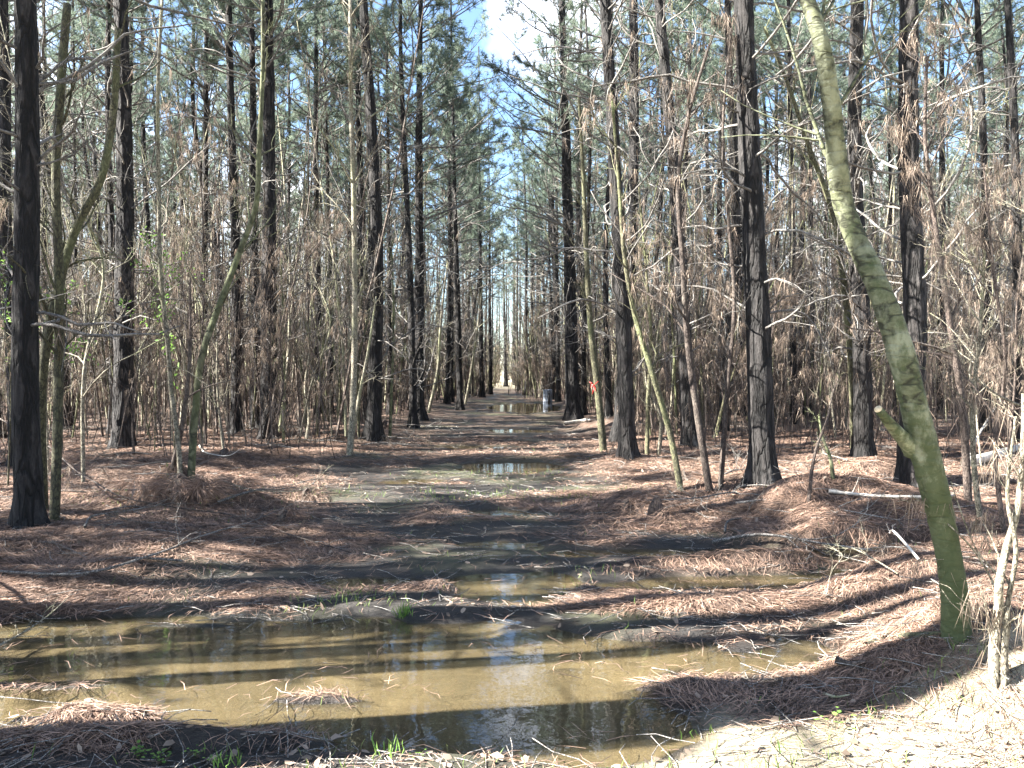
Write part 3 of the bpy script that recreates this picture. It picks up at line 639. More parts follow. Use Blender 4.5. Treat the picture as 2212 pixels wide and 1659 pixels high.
copy_thing(t, (-7.6, 3.55, 0), 2.0, .95, 'second unseen young bushy pine added beyond the left edge to shade the puddle')
g_ = G(2068, 1372); ys_ = g_[1] - math.tan(SHADOW_AZ) * (g_[0] + 3.9) - .03  # unseen trunk added, placed and cut short to shade the leaning tree's lower bole
t = thing('shade_snag', 'unseen snapped-off pine trunk added beyond the left edge to shade the leaning tree', 'snag', (-3.9, ys_, 0)); mb = MB(); rr_ = np.random.default_rng(8)
mb.tubes(spline(np.array([(0, 0, -.1), (.03, .02, 4.), (0, 0.02, 7.2)]), 40), np.linspace(.16, .12, 40), m=14, rough=bark_rough(rr_, 40, 14, .06)[None]); mb.obj('trunk', M['pine'], t)
for (x, y, sc_) in OFF:
    place_pine(x, y, sc_, 'pine standing in the woods beyond the left edge of the view', 'pines beyond the left edge')

# far wood beyond sixty metres: one mass
rng = np.random.default_rng(37)
for (x, y) in [(.95, 51), (1.7, 57), (-2.0, 57), (2.3, 47), (-2.6, 52), (.5, 63), (-1.7, 66), (1.4, 68)]:
    PENDING.append((place_pine(x, y, rng.uniform(.75, .9), 'x', 'pines closing in at the far end of the track'), 'straight pine', x, y))
rng = np.random.default_rng(31)
mb = MB(); q = 420
Y = rng.uniform(68, 150, q); X = rng.uniform(-.75, .75, q) * Y
k_ = (np.abs(X + .5) > 1.5 - (Y > 80) * 1.5); X, Y = X[k_], Y[k_]; q = len(X)
P = np.zeros((q, 3, 3)); P[:, :, 0] = X[:, None]; P[:, :, 1] = Y[:, None]; P[:, :, 2] = np.array([0, 9, 18.])
mb.tubes(P, np.tile([.17, .12, .03], (q, 1)), m=5, mat=0)
c = []
for j in range(24):
    hh = rng.uniform(.18 if j % 3 == 0 else .42, 1, q) * 19; w_ = (1.15 - hh / 19) * 3.4 + .3; a_ = rng.uniform(0, 6.28, q); rad = w_ * rng.uniform(.3, 1, q)
    c.append(np.stack([X + np.cos(a_) * rad, Y + np.sin(a_) * rad, hh], -1))
c = np.concatenate(c); c = np.repeat(c, 20, 0)
mb.blades(c + rng.normal(0, .35, c.shape), rng.normal(size=c.shape), rng.uniform(.25, .5, len(c)), .05, 1, rng=rng)
tag(mb.obj('far_wood', [M['pine'], M['needle']], smooth=False), kind='stuff', label='distant wall of pine wood closing the view')

# ------------------------------------------------------------------ saplings
def sapling_mb(rng, path, r0, n1=26, n2=110, n3=260, L1=1.3, mats_drape=0, lo=.22, m_=9, tip=.2, up=.22):
    P = spline(path, 40); Rr = r0 * np.linspace(1, tip, 40)
    mb = MB(); mb.tubes(P, Rr, m=m_, rough=bark_rough(rng, 40, m_, .035)[None])
    A, AR = grow(rng, P, Rr, n1, lo, 1, R(48), L1, k=7, curl=.14, up=up, rr=.5, rmin=.004)
    mb.tubes(A, AR, m=5)
    B, BR = grow(rng, A, AR, n2, .2, 1, R(42), L1 * .42, k=5, curl=.16, up=.10, rr=.6, rmin=.0028)
    mb.tubes(B, BR, m=3, cap=False)
    D, DR = grow(rng, B, BR, n3, .2, 1, R(40), L1 * .2, k=3, curl=.18, up=.05, rr=.7, rmin=.0022)
    mb.tubes(D, DR, m=3, cap=False)
    return mb, np.concatenate([A[:, ::2][:, :4], ], 0), B
def hero_sapling(i, label, pts, wpx, mat='olive', draped=0, Yd=None, n1=16, L1=.9, top=None, name='sapling', cat='sapling', tip=.35, lo=.3, m_=12, sc=1.0):
    g = G(*pts[0]) if Yd is None else at(pts[0][0], pts[0][1], Yd)[:2]
    Yd = g[1]; base = np.array([g[0], g[1], float(terr(g[0], g[1])) - .03])
    rr = np.random.default_rng(500 + i)
    pl = [np.zeros(3)] + [at(px, py, Yd) - base + np.array([0, rr.normal(0, .05), 0]) for px, py in pts[1:]]
    t = thing(name, label, cat, base)
    mb_, A, B = sapling_mb(rr, pl, wpx * S / F * Yd / 2, n1=n1, n2=n1 * 4, n3=n1 * 9, L1=L1, tip=tip, lo=lo, m_=m_)
    mb_.obj('stem', M[mat], t)
    if draped:
        db = MB(); drape(db, rr, B, draped, per=7, L=(.08, .26), w=.006); db.obj('caught_needles', M['dead'], t, smooth=False)
    return t, base, Yd
SAP = [
 ('dark olive sapling stem rising in front of the far-left pine, straight and bare', [(118, 1125), (122, 850), (132, 560), (122, 400), (128, 180), (134, 0)], 21, dict(mat='olive', n1=14, L1=1.2, tip=.8)),
 ('olive sapling forking right at eye level beside the far-left pine', [(92, 1100), (100, 800), (130, 600), (172, 480), (215, 400), (236, 280), (252, 60)], 22, dict(mat='olive', n1=14, L1=1.1, tip=.65)),
 ('pale thin sapling, left one of the pair growing from the sunlit straw mound', [(390, 1035), (384, 950), (372, 860), (364, 740), (352, 600), (346, 420), (350, 200), (352, 0)], 11, dict(mat='pale', n1=12, L1=.7, tip=.6)),
 ('yellow-green sapling leaning right, right one of the pair on the sunlit straw mound', [(412, 1038), (420, 900), (446, 760), (482, 650), (520, 540), (552, 450), (560, 330), (566, 100), (570, 0)], 17, dict(mat='green', n1=15, L1=.8, tip=.45)),
 ('dark crooked stem leaning right behind the sunlit straw mound', [(372, 1010), (392, 930), (410, 800), (404, 600)], 12, dict(mat='brown', n1=8)),
 ('tall straight pale sapling at the left verge, lightest stem left of the track', [(755, 985), (762, 850), (768, 650), (764, 450), (760, 200), (757, 0)], 14, dict(mat='pale', n1=22, L1=1.5, tip=.55)),
 ('thin pale sapling leaning right at the foot of the tall straight pale one', [(758, 960), (775, 860), (795, 760), (812, 640)], 9, dict(mat='pale', n1=6)),
 ('mossy thin sapling tied with red tape right of the drum', [(1304, 975), (1292, 850), (1278, 720), (1268, 560), (1262, 400), (1250, 200)], 17, dict(mat='olive', n1=14, L1=.9)),
 ('tan curved sapling leaning left over the sunlit right bank', [(1472, 1062), (1448, 930), (1405, 800), (1372, 680), (1348, 540), (1340, 420), (1322, 220)], 15, dict(mat='olive', n1=14, L1=.8, draped=60)),
 ('brown crooked sapling with forked top right of the tan curved one', [(1534, 1062), (1512, 930), (1490, 760), (1474, 560), (1466, 380), (1486, 250), (1530, 100)], 17, dict(mat='brown', n1=18, L1=1.1, draped=80)),
 ('thin dark brown sapling close to the left flank of the large black pine', [(1556, 1055), (1572, 850), (1584, 650), (1572, 480), (1560, 300), (1580, 60)], 12, dict(mat='brown', n1=16, L1=.9, draped=70)),
 ('slender mossy sapling hugging the left flank of the dark right-hand pine', [(1848, 985), (1836, 760), (1820, 600), (1790, 430), (1752, 330), (1690, 160), (1650, 60)], 18, dict(mat='olive', n1=14, L1=1.0)),
 ('dark bare stick leaning left below the right straw mound', [(1746, 1085), (1762, 980), (1784, 900), (1800, 840)], 9, dict(mat='brown', n1=5, L1=.3)),
 ('short green curved sapling growing out of the right straw mound', [(1800, 1035), (1794, 990), (1778, 945), (1770, 900)], 10, dict(mat='green', n1=4, L1=.3)),
 ('brown sapling hung with dead needles right of the mossy leaning tree', [(2092, 1085), (2076, 900), (2050, 700), (2022, 480), (2000, 300), (2004, 120)], 17, dict(mat='brown', n1=20, L1=1.1, draped=160)),
 ('crooked pale sapling with spreading arms right of the mossy leaning tree', [(2118, 1120), (2100, 1000), (2094, 850), (2110, 700), (2120, 520)], 13, dict(mat='pale', n1=16, L1=.8, draped=60)),
 ('thin dark stem bowing left near the right edge', [(2168, 1150), (2160, 950), (2176, 800), (2150, 600), (2130, 350)], 11, dict(mat='brown', n1=16, L1=.9, draped=80)),
 ('thin bright green-barked sapling in the right-hand brush', [(1988, 985), (1996, 860), (1990, 700), (2010, 540)], 9, dict(mat='green', n1=9, L1=.7)),
 ('straight thin green sapling in sun left of the track', [(842, 945), (846, 860), (850, 700), (846, 520)], 7, dict(mat='green', n1=12, L1=.8)),
 ('thin vivid green sapling at the left verge below the straight black pine', [(612, 958), (614, 850), (612, 700), (606, 560)], 7, dict(mat='green', n1=12, L1=.8)),
 ('crooked pale sapling low in the left brush with a hooked stem', [(662, 948), (668, 900), (660, 840), (668, 760), (650, 640)], 8, dict(mat='pale', n1=12, L1=.8)),
 ('pale thin clump stem on the left verge', [(484, 975), (476, 920), (470, 840), (474, 740)], 7, dict(mat='pale', n1=12, L1=.6)),
 ('pale leaning sapling crossing the reddish brown pine', [(925, 892), (945, 800), (952, 700), (968, 560)], 8, dict(mat='pale', n1=12, L1=1.0)),
 ('pale thin sapling leaning right on the left verge near the far end', [(1005, 872), (1018, 800), (1030, 720), (1042, 620)], 6, dict(mat='pale', n1=12, L1=1.2)),
 ('thin mossy sapling right of the leaning black pine', [(1398, 985), (1400, 860), (1408, 740), (1398, 600), (1380, 400)], 10, dict(mat='olive', n1=14, L1=.9, draped=60)),
 ('pale zigzag sapling left of the shaded pine on the right bank', [(1422, 985), (1424, 900), (1400, 840), (1392, 780)], 10, dict(mat='pale', n1=10, L1=.7)),
]
for i, (lab, pts, w_, o_) in enumerate(SAP):
    r_ = hero_sapling(i, lab, pts, w_, **o_)
    if 'red tape' in lab: tape_t, tape_b, tape_Y = r_
# red flagging tape knotted round its sapling
mb = MB(); c0 = at(1283, 832, tape_Y)
a_ = np.linspace(0, 2 * np.pi, 15); r_ = .055
ring = np.stack([c0[0] + np.cos(a_) * r_, c0[1] + np.sin(a_) * r_, c0[2] + 0 * a_], -1)
V = np.concatenate([ring - [0, 0, .012], ring + [0, 0, .012]]); mb.add(V, q=[(j, j + 1, 16 + j, 15 + j) for j in range(14)])
for (dx, dz, dz2) in ((-.09, .06, 0), (.08, .08, 0), (-.04, -.17, 0), (.035, -.13, 0), (-.07, -.04, 0)):
    e0 = c0 + [0, -.06, 0]; e1 = e0 + [dx * .5, -.03, dz * .6]; e2 = e0 + [dx, -.02, dz]
    s_ = np.array([0, 0, .008]) if abs(dx) > abs(dz) else np.array([.008, 0, 0])
    mb.add([e0 - s_, e0 + s_, e1 + s_, e1 - s_, e2 + s_ * .6, e2 - s_ * .6], q=[(0, 1, 2, 3), (3, 2, 4, 5)])
o = mb.obj('flagging_tape', M['ribbon']); tag(o, 'bright red plastic tape knotted around a thin mossy sapling', 'tape')
sm = o.modifiers.new('thick', 'SOLIDIFY'); sm.thickness = .002

# bulk saplings: ten kinds, copied
rng = np.random.default_rng(77)
SPROTO = []
for i in range(10):
    H = rng.uniform(3.2, 6.5)
    pl = [np.zeros(3)] + [np.array([rng.normal(0, .16) * (j + .5), rng.normal(0, .16) * (j + .5), H * (j + 1) / 4]) for j in range(4)]
    mt = ['olive', 'pale', 'brown', 'brown', 'olive', 'brown', 'pale', 'olive', 'brown', 'pale'][i]
    t = thing('sapling', 'x', 'sapling', (0, 0, 0))
    mb_, A, B = sapling_mb(rng, pl, rng.uniform(.014, .032), n1=28, n2=120, n3=240, L1=1.25, lo=.12, m_=6)
    mb_.obj('stem', M[mt], t)
    if i % 5 != 1:
        db = MB(); drape(db, rng, B, 190 if mt == 'brown' else 80, per=7, L=(.10, .30), w=.0065); db.obj('caught_needles', M['dead'], t, smooth=False)
    SPROTO.append(t)
used_s = [False] * 10; cnt = 0
SZ = {'left': 'bare thin sapling in the brown thicket under the pines on the left', 'right': 'thin sapling hung with dead needles in the thicket on the right'}
for j in range(900):
    if cnt >= 270: break
    y = 10 + 42 * rng.uniform() ** .8; x = rng.uniform(-.68, .68) * y
    if -3.3 + 1.6 * float(sstep(36, 50, y)) < x + .15 * rng.normal() < 2.5 - 2.2 * float(sstep(38, 48, y)): continue
    if y < 14 and (abs(x) < 4.2): continue
    if min((x - a) ** 2 + (y - b_) ** 2 for a, b_ in heroes_xy) < .5: continue
    k_ = int(rng.integers(0, 10)) if x < 0 else int(rng.choice([1, 2, 3, 5, 8, 8, 3, 0, 9]))
    side = 'left' if x < 0 else 'right'
    lab, gr = SZ[side], f'thicket saplings on the {side}'
    z = float(terr(x, y)) - .03; sc = rng.uniform(.7, 1.15); cnt += 1
    if not used_s[k_]:
        used_s[k_] = True; t = SPROTO[k_]; t.location = (x, y, z); t.rotation_euler = (0, 0, rng.uniform(0, 6.28)); t.scale = (sc,) * 3; t['label'] = lab; t['group'] = gr
    else: t = copy_thing(SPROTO[k_], (x, y, z), rng.uniform(0, 6.28), sc, lab, gr, tilt=(rng.normal(0, .06), rng.normal(0, .06)))
    PENDING.append((t, ['olive', 'pale', 'brown', 'brown', 'olive', 'brown', 'pale', 'olive', 'brown', 'pale'][k_] + (' bare' if k_ % 5 == 1 else '') + ' sapling', x, y))
for k_, t in enumerate(PROTO):
    if not used[k_]: t.location = (-30, 45 + k_, 0); t['label'] = 'pine standing in the woods beyond the left edge of the view'; t['group'] = 'pines beyond the left edge'
for k_, t in enumerate(SPROTO):
    if not used_s[k_]: t.location = (8 + k_, 40, 0); t['label'] = SZ['right']; t['group'] = 'thicket saplings on the right'

# thicket: the tangle of switches, twigs and caught needles nobody could count
rng = np.random.default_rng(90)
q = 8000; Y = 13 + 72 * rng.uniform(0, 1, q) ** .9; X = rng.uniform(-.72, .72, q) * Y
k_ = ((X < -3.3 + 1.7 * sstep(36, 50, Y) - .3 * rng.normal(size=q)) | (X > 2.6 - 2.3 * sstep(38, 48, Y) + .3 * rng.normal(size=q))); X, Y = X[k_], Y[k_]; q = len(X)
Hh = rng.uniform(.8, 4.4, q) * (1 + .25 * (noise(X * .3, Y * .3, 50) - .3)); P = np.zeros((q, 5, 3)); P[:, 0] = np.stack([X, Y, terr(X, Y) - .02], -1)
d = rng.normal(0, .16, (q, 3)); d[:, 2] = 1
for j in range(4): P[:, j + 1] = P[:, j] + norm(d) * (Hh / 4)[:, None]; d = d + rng.normal(0, .13, (q, 3)); d[:, 2] = 1
Rr = (.006 + .00022 * Y)[:, None] * np.linspace(1, .4, 5)[None]
mb = MB(); mb.tubes(P, Rr, m=3, cap=False)
q2 = 3000; Y2 = 17 + 60 * rng.uniform(0, 1, q2) ** .9; X2 = rng.uniform(-.72, .72, q2) * Y2
k2 = (X2 < -3.3 + 1.7 * sstep(36, 50, Y2)) | (X2 > 2.6 - 2.3 * sstep(38, 48, Y2)); X2, Y2 = X2[k2], Y2[k2]; q2 = len(X2)
P2 = np.zeros((q2, 6, 3)); P2[:, 0] = np.stack([X2, Y2, terr(X2, Y2) - .02], -1); d = rng.normal(0, .09, (q2, 3)); d[:, 2] = 1; H2 = rng.uniform(4, 10, q2)
for j in range(5): P2[:, j + 1] = P2[:, j] + norm(d) * (H2 / 5)[:, None]; d = d + rng.normal(0, .07, (q2, 3)); d[:, 2] = 1
R2 = (rng.uniform(.012, .032, q2) + .0002 * Y2)[:, None] * np.linspace(1, .3, 6)[None]
hf = q2 // 3; mb.tubes(P2[:hf], R2[:hf], m=4, mat=2, cap=False); mb.tubes(P2[hf:2 * hf], R2[hf:2 * hf], m=4, mat=3, cap=False); mb.tubes(P2[2 * hf:], R2[2 * hf:], m=4, mat=0, cap=False)
T2, TR2 = grow(rng, P2, R2, 38000, .2, 1, R(48), 1.1, k=4, curl=.16, up=.15, rr=.5, rmin=.005); mb.tubes(T2, TR2, m=3, mat=4, cap=False)
T, TR = grow(rng, P, Rr, 34000, .2, 1, R(50), .65, k=4, curl=.2, up=.1, rr=.6, rmin=.0045)
mb.tubes(T, TR, m=3, cap=False)
drape(mb, rng, T, 30000, per=6, L=(.10, .34), w=.009, mat=1, spread=.35)
q3 = 1500; Y3 = rng.uniform(74, 110, q3); X3 = rng.uniform(-9, 9, q3); k3 = (X3 < -1.5) | (X3 > .1); X3, Y3 = X3[k3], Y3[k3]; q3 = len(X3)
P3 = np.zeros((q3, 4, 3)); P3[:, 0] = np.stack([X3, Y3, np.zeros(q3)], -1); d = rng.normal(0, .25, (q3, 3)); d[:, 2] = 1; H3 = rng.uniform(1.5, 6, q3)
for j in range(3): P3[:, j + 1] = P3[:, j] + norm(d) * (H3 / 3)[:, None]; d = d + rng.normal(0, .2, (q3, 3)); d[:, 2] = 1
mb.tubes(P3, np.full((q3, 4), .025), m=3, mat=3, cap=False); T3, TR3 = grow(rng, P3, np.full((q3, 4), .02), 9000, .1, 1, R(50), 1.0, k=4, curl=.2, up=.1, rr=.6, rmin=.010); mb.tubes(T3, TR3, m=3, mat=3, cap=False)
drape(mb, rng, T3, 4000, per=6, L=(.2, .5), w=.04, mat=1, spread=.5)
tag(mb.obj('thicket', [M['brown'], M['dead'], M['olive'], M['pale'], M['limb']], smooth=False), kind='stuff', label='tangled brown brush with dead needles under the pines')

# ------------------------------------------------------------------ the leaning mossy tree
LEAN = [((2068, 1372), 58), ((2064, 1290), 55), ((2054, 1200), 52), ((2034, 1110), 56), ((1994, 980), 59), ((1958, 860), 54), ((1931, 750), 53), ((1893, 610), 47), ((1863, 510), 45), ((1840, 430), 44), ((1818, 350), 41), ((1785, 230), 37), ((1748, 110), 32), ((1716, 0), 29), ((1688, -120), 26), ((1660, -300), 20), ((1640, -600), 12)]
g = G(2068, 1372); YL = g[1]; base = np.array([g[0], g[1], float(terr(*g)) - .04])
t = thing('mossy_leaning_tree', 'smooth green mossy tree leaning left on the straw bank with a sawn-off stub', 'tree', base)
pl = np.array([np.append(at(px, py, YL) - base, w_ * S / F * YL / 2) for (px, py), w_ in LEAN])
pl[0, :3] = (0, 0, 0)
for j in range(len(pl)): pl[j, 1] += .012 * j * math.sin(j * .9)
PR = spline(pl, 170); rr = np.random.default_rng(3)
ro = 1 + .025 * np.clip(rr.normal(0, 1, (170, 26)), -1.5, 1.5)
z_ = PR[:, 2]
for zc in (1.9, 2.35, 2.42, 2.85, 3.3, 1.45): ro *= 1 + .07 * np.exp(-((z_ - zc) / .045) ** 2)[:, None] * (1 + .6 * np.sin(np.linspace(0, 6.28, 26) + zc * 5))[None]
Rad = PR[:, 3] * (1 + .22 * np.exp(-np.clip(z_, 0, None) / .07))
mb = MB(); mb.tubes(PR[:, :3], Rad, m=26, rough=ro[None])
A, AR = grow(rr, PR[:, :3], Rad, 7, .5, .95, R(50), 1.3, k=8, curl=.1, up=.15, rr=.25, rmin=.006); mb.tubes(A, AR, m=6)
B, BR = grow(rr, A, AR, 40, .2, 1, R(42), .5, k=5, curl=.15, up=.1, rr=.6, rmin=.003); mb.tubes(B, BR, m=4)
mb.obj('trunk', M['moss'], t)
s0 = at(1975, 968, YL) - base; s1 = at(1897, 884, YL - .16) - base; mid = (s0 + s1) / 2 + np.array([0, 0, -.012])
sp = spline([s0, mid, s1], 14); mb = MB(); mb.tubes(sp, np.linspace(.040, .019, 14) + .02 * np.exp(-np.linspace(0, 6, 14)), m=14, rough=(1 + .03 * rr.normal(0, 1, (14, 14)))[None])
st = mb.obj('branch_stub', M['moss'], t)
dn = norm(sp[-1] - sp[-2]); mb = MB(); mb.tubes(np.stack([sp[-1], sp[-1] + dn * .004, sp[-1] + dn * .010]), [.0192, .0185, .006], m=14); mb.obj('sawn_face', M['cut'], st)

# pale broken sapling clump in the sun at the right edge
g = G(2152, 1500)
def multi(label, name, cat, px0, stems, mat, Yd=None, side=8, L1=.5, draped=0, seed=0):
    g_ = G(*px0); Y_ = g_[1]; b_ = np.array([g_[0], g_[1], float(terr(*g_)) - .03]); rr_ = np.random.default_rng(seed)
    t_ = thing(name, label, cat, b_)
    for pts, w_, tip in stems:
        pl_ = np.array([at(px, py, Y_) - b_ + np.array([0, rr_.normal(0, .02), 0]) for px, py in pts])
        P_ = spline(pl_, 40); Rr_ = w_ * S / F * Y_ / 2 * np.linspace(1, tip, 40)
        m_ = MB(); m_.tubes(P_, Rr_, m=9, rough=bark_rough(rr_, 40, 9, .05)[None])
        A_, AR_ = grow(rr_, P_, Rr_, side, .35, 1, R(45), L1, k=5, curl=.16, up=.15, rr=.5, rmin=.0025); m_.tubes(A_, AR_, m=4)
        B_, BR_ = grow(rr_, A_, AR_, side * 3, .3, 1, R(42), L1 * .4, k=4, curl=.18, up=.1, rr=.6, rmin=.0018); m_.tubes(B_, BR_, m=3)
        if draped: drape(m_, rr_, B_, draped, per=6, L=(.06, .2), w=.004, mat=1)
        m_.obj('stem', [M[mat], M['dead']], t_)
    return t_
multi('white weathered split sapling clump in full sun at the lower right edge', 'broken_sapling', 'sapling', (2152, 1478),
      [([(2150, 1490), (2152, 1400), (2160, 1310), (2150, 1270), (2176, 1200), (2196, 1120), (2205, 1000), (2214, 850)], 24, .3),
       ([(2162, 1490), (2168, 1400), (2176, 1300), (2184, 1180), (2178, 1090), (2200, 900)], 14, .4),
       ([(2146, 1480), (2146, 1380), (2128, 1300)], 9, .5),
       ([(2172, 1480), (2180, 1420), (2186, 1340)], 8, .5)], 'pale', side=6, L1=.35, draped=10, seed=1)
multi('bright bare twiggy sapling with red-brown needles hanging beside the mossy trunk', 'twiggy_sapling', 'sapling', (2120, 1360),
      [([(2135, 1365), (2150, 1290), (2110, 1200), (2060, 1150), (1990, 1080)], 6, .4),
       ([(2135, 1365), (2160, 1260), (2110, 1190), (2070, 1090), (2055, 1040)], 5, .4)], 'pale', side=5, L1=.3, draped=14, seed=2)

# ------------------------------------------------------------------ fallen wood, drum and other single things
def stick(label, pts, w, mat='limb', Yd=None, side=6, L1=.35, name='fallen_branch', cat='branch', group=None, seed=0, tip=.35, lift=.0):
    """pts: (px, py, height above ground) on the floor"""
    rr_ = np.random.default_rng(seed + 900); P_ = []
    for px, py, h in pts:
        # a point h above the ground seen at that pixel
        P_.append(tuple(at(px, py, Yd))) if Yd else P_.append((*G(px, py, h), float(terr(*G(px, py, h))) + h))
    P_ = np.array(P_); b_ = P_[0].copy()
    o_ = None; PP = spline(P_ - b_, 30); Rr_ = w / 2 * np.linspace(1, tip, 30)
    m_ = MB(); m_.tubes(PP, Rr_, m=8, rough=bark_rough(rr_, 30, 8, .05)[None])
    if side:
        A_, AR_ = grow(rr_, PP, Rr_, side, .15, 1, R(45), L1, k=5, curl=.15, up=.12, rr=.5, rmin=.0025); m_.tubes(A_, AR_, m=4)
        B_, BR_ = grow(rr_, A_, AR_, side * 3, .3, 1, R(42), L1 * .5, k=4, curl=.18, up=.05, rr=.6, rmin=.002); m_.tubes(B_, BR_, m=3)
    o_ = m_.obj(name, M[mat]); o_.location = b_
    return tag(o_, label, cat, group)
stick('long dark fallen branch arching across the left foreground', [(0, 905, .55), (110, 968, .42), (200, 1040, .3), (330, 1090, .2), (500, 1112, .1), (640, 1160, .05), (760, 1195, .02)], .028, mat='brown', side=9, L1=.6, seed=1)
stick('long thin grey branch lying across the dark straw at lower left', [(0, 1235, .03), (180, 1240, .05), (330, 1200, .06), (430, 1160, .05), (560, 1120, .04), (640, 1085, .03)], .022, side=8, L1=.4, seed=2)
stick('straight pale pole lying on the shaded ground behind the mossy leaning tree', [(1790, 1062, .03), (1880, 1072, .03), (1990, 1074, .03), (2060, 1070, .03)], .035, mat='white_wood', side=2, seed=3, tip=.7)
stick('white sunlit limb propped up among the brush at the right', [(2085, 1010, .0), (2105, 960, .15), (2150, 880, .45)], .045, mat='white_wood', side=3, seed=4, tip=.8)
stick('thick pale log in full sun near the right edge', [(2085, 1000, .06), (2140, 985, .06), (2205, 965, .06)], .16, mat='white_wood', side=0, name='fallen_log', cat='log', seed=5, tip=.85)
stick('pale flat fallen piece of wood at the foot of the right verge pine', [(1218, 915, .05), (1245, 911, .06), (1274, 908, .06)], .10, mat='white_wood', side=0, name='fallen_log', cat='log', seed=6, tip=.6)
stick('bare forked dead branch in front of the sunlit strip left of centre', [(830, 1100, .03), (880, 1090, .05), (940, 1110, .02), (930, 1150, .02)], .014, side=6, L1=.4, seed=7, mat='brown')
stick('pale curved branch end lying at the left verge beyond the mound', [(430, 962, .02), (450, 980, .06), (490, 985, .06), (520, 970, .1)], .03, mat='white_wood', side=2, seed=8)
stick('thin arched switch springing from the left end of the straw mound', [(345, 790, 0.9), (400, 800, .85), (440, 830, .7), (470, 880, .5)], .012, mat='pale', Yd=8.9, side=3, L1=.3, seed=9)
stick('grey stick resting against the right side of the left straw mound', [(470, 1085, .08), (520, 1070, .12), (600, 1058, .1), (640, 1052, .02)], .03, side=2, seed=10)
stick('long pale bowed twig over the shaded mud right of the left mound', [(480, 1040, .25), (530, 1058, .14), (620, 1062, .12), (680, 1040, .18), (705, 1015, .25)], .012, mat='pale', side=5, L1=.25, seed=11)
stick('dark mossy root-like log half buried in the sunny straw bank', [(1872, 1398, .0), (1920, 1382, .01), (1990, 1374, .012), (2055, 1370, .008)], .05, mat='olive', side=0, name='fallen_log', cat='log', seed=12, tip=.6)
stick('small black pointed snag poking from the straw bank', [(1806, 1425, .05), (1830, 1436, .02), (1870, 1430, .02)], .04, mat='brown', side=0, seed=13, name='snag', cat='stick')
stick('short pale stick at the tip of the lower right bank', [(1780, 1500, .02), (1810, 1506, .03), (1835, 1502, .03)], .018, mat='pale', side=0, seed=14)
stick('white antler-shaped dead branch left of the mossy trunk base', [(1985, 1210, .03), (1960, 1180, .08), (1920, 1155, .14)], .02, mat='white_wood', side=3, L1=.15, seed=15)
stick('pale forked twig standing over the right-hand puddle', [(1785, 1290, .03), (1800, 1230, .12), (1820, 1200, .2), (1780, 1180, .28)], .010, mat='pale', side=4, L1=.25, seed=16)
stick('slim bleached branch from the right bank over the right-hand puddle', [(1940, 1240, .05), (1880, 1205, .10), (1820, 1185, .15)], .012, mat='pale', side=5, L1=.3, seed=17)
stick('white sunlit branch with small pale leaves reaching in at the lower left edge', [(-10, 1400, .05), (60, 1360, .10), (110, 1325, .14), (150, 1290, .2)], .014, mat='pale', side=7, L1=.16, seed=18)
stick('thin white dead limb poking across the far-left pine above eye level', [(-30, 672, 1), (60, 655, 1), (110, 642, 1), (165, 628, 1)], .016, mat='white_wood', Yd=7.6, side=2, L1=.2, seed=19)
stick('pale drooping limb hanging in the brush right of the mossy leaning tree', [(2212, 880, 1), (2150, 850, 1), (2090, 800, 1), (2060, 740, 1)], .02, mat='pale', Yd=6.2, side=5, L1=.4, seed=20)

# scattered fallen branches: three kinds copied
rng = np.random.default_rng(140); FB = []
for i in range(4):
    m_ = MB(); P_ = spline(np.array([(0, 0, .015), (.3, .05 * i, .06), (.7, .1, .04), (1.1 + .1 * i, -.1, .03)]), 14); Rr_ = np.linspace(.012, .004, 14)
    m_.tubes(P_, Rr_, m=6)
    A_, AR_ = grow(rng, P_, Rr_, 9, .2, 1, R(45), .5, k=5, curl=.15, up=.1, rr=.6, rmin=.003); m_.tubes(A_, AR_, m=4)
    B_, BR_ = grow(rng, A_, AR_, 22, .3, 1, R(42), .22, k=3, curl=.15, rr=.6, rmin=.002); m_.tubes(B_, BR_, m=3)
    if i % 2: drape(m_, rng, A_, 20, per=8, L=(.08, .2), w=.004, mat=1, spread=.8)
    FB.append(m_.mesh('fallen_branch', [M['limb'], M['dead']]))
k_in = 0
for j in range(400):
    if k_in >= 95: break
    y = 5.0 + 18 * rng.uniform() ** .8; x = rng.uniform(-.62, .62) * y
    if abs(x + .45) < 1.7 or float(terr(x, y)) < .03: continue
    o = link('fallen_branch', FB[k_in % 4]); o.location = (x, y, float(terr(x, y)) + .01); o.rotation_euler = (0, 0, rng.uniform(0, 6.28)); s_ = rng.uniform(.6, 1.3); o.scale = (s_,) * 3
    tag(o, f"small dead twiggy branch dropped on the straw {'left' if x < 0 else 'right'} of the track", 'branch', f"dropped branches {'left' if x < 0 else 'right'} of the track"); k_in += 1
    PENDING.append((o, 'fallen dead branch', x, y))

relabel()

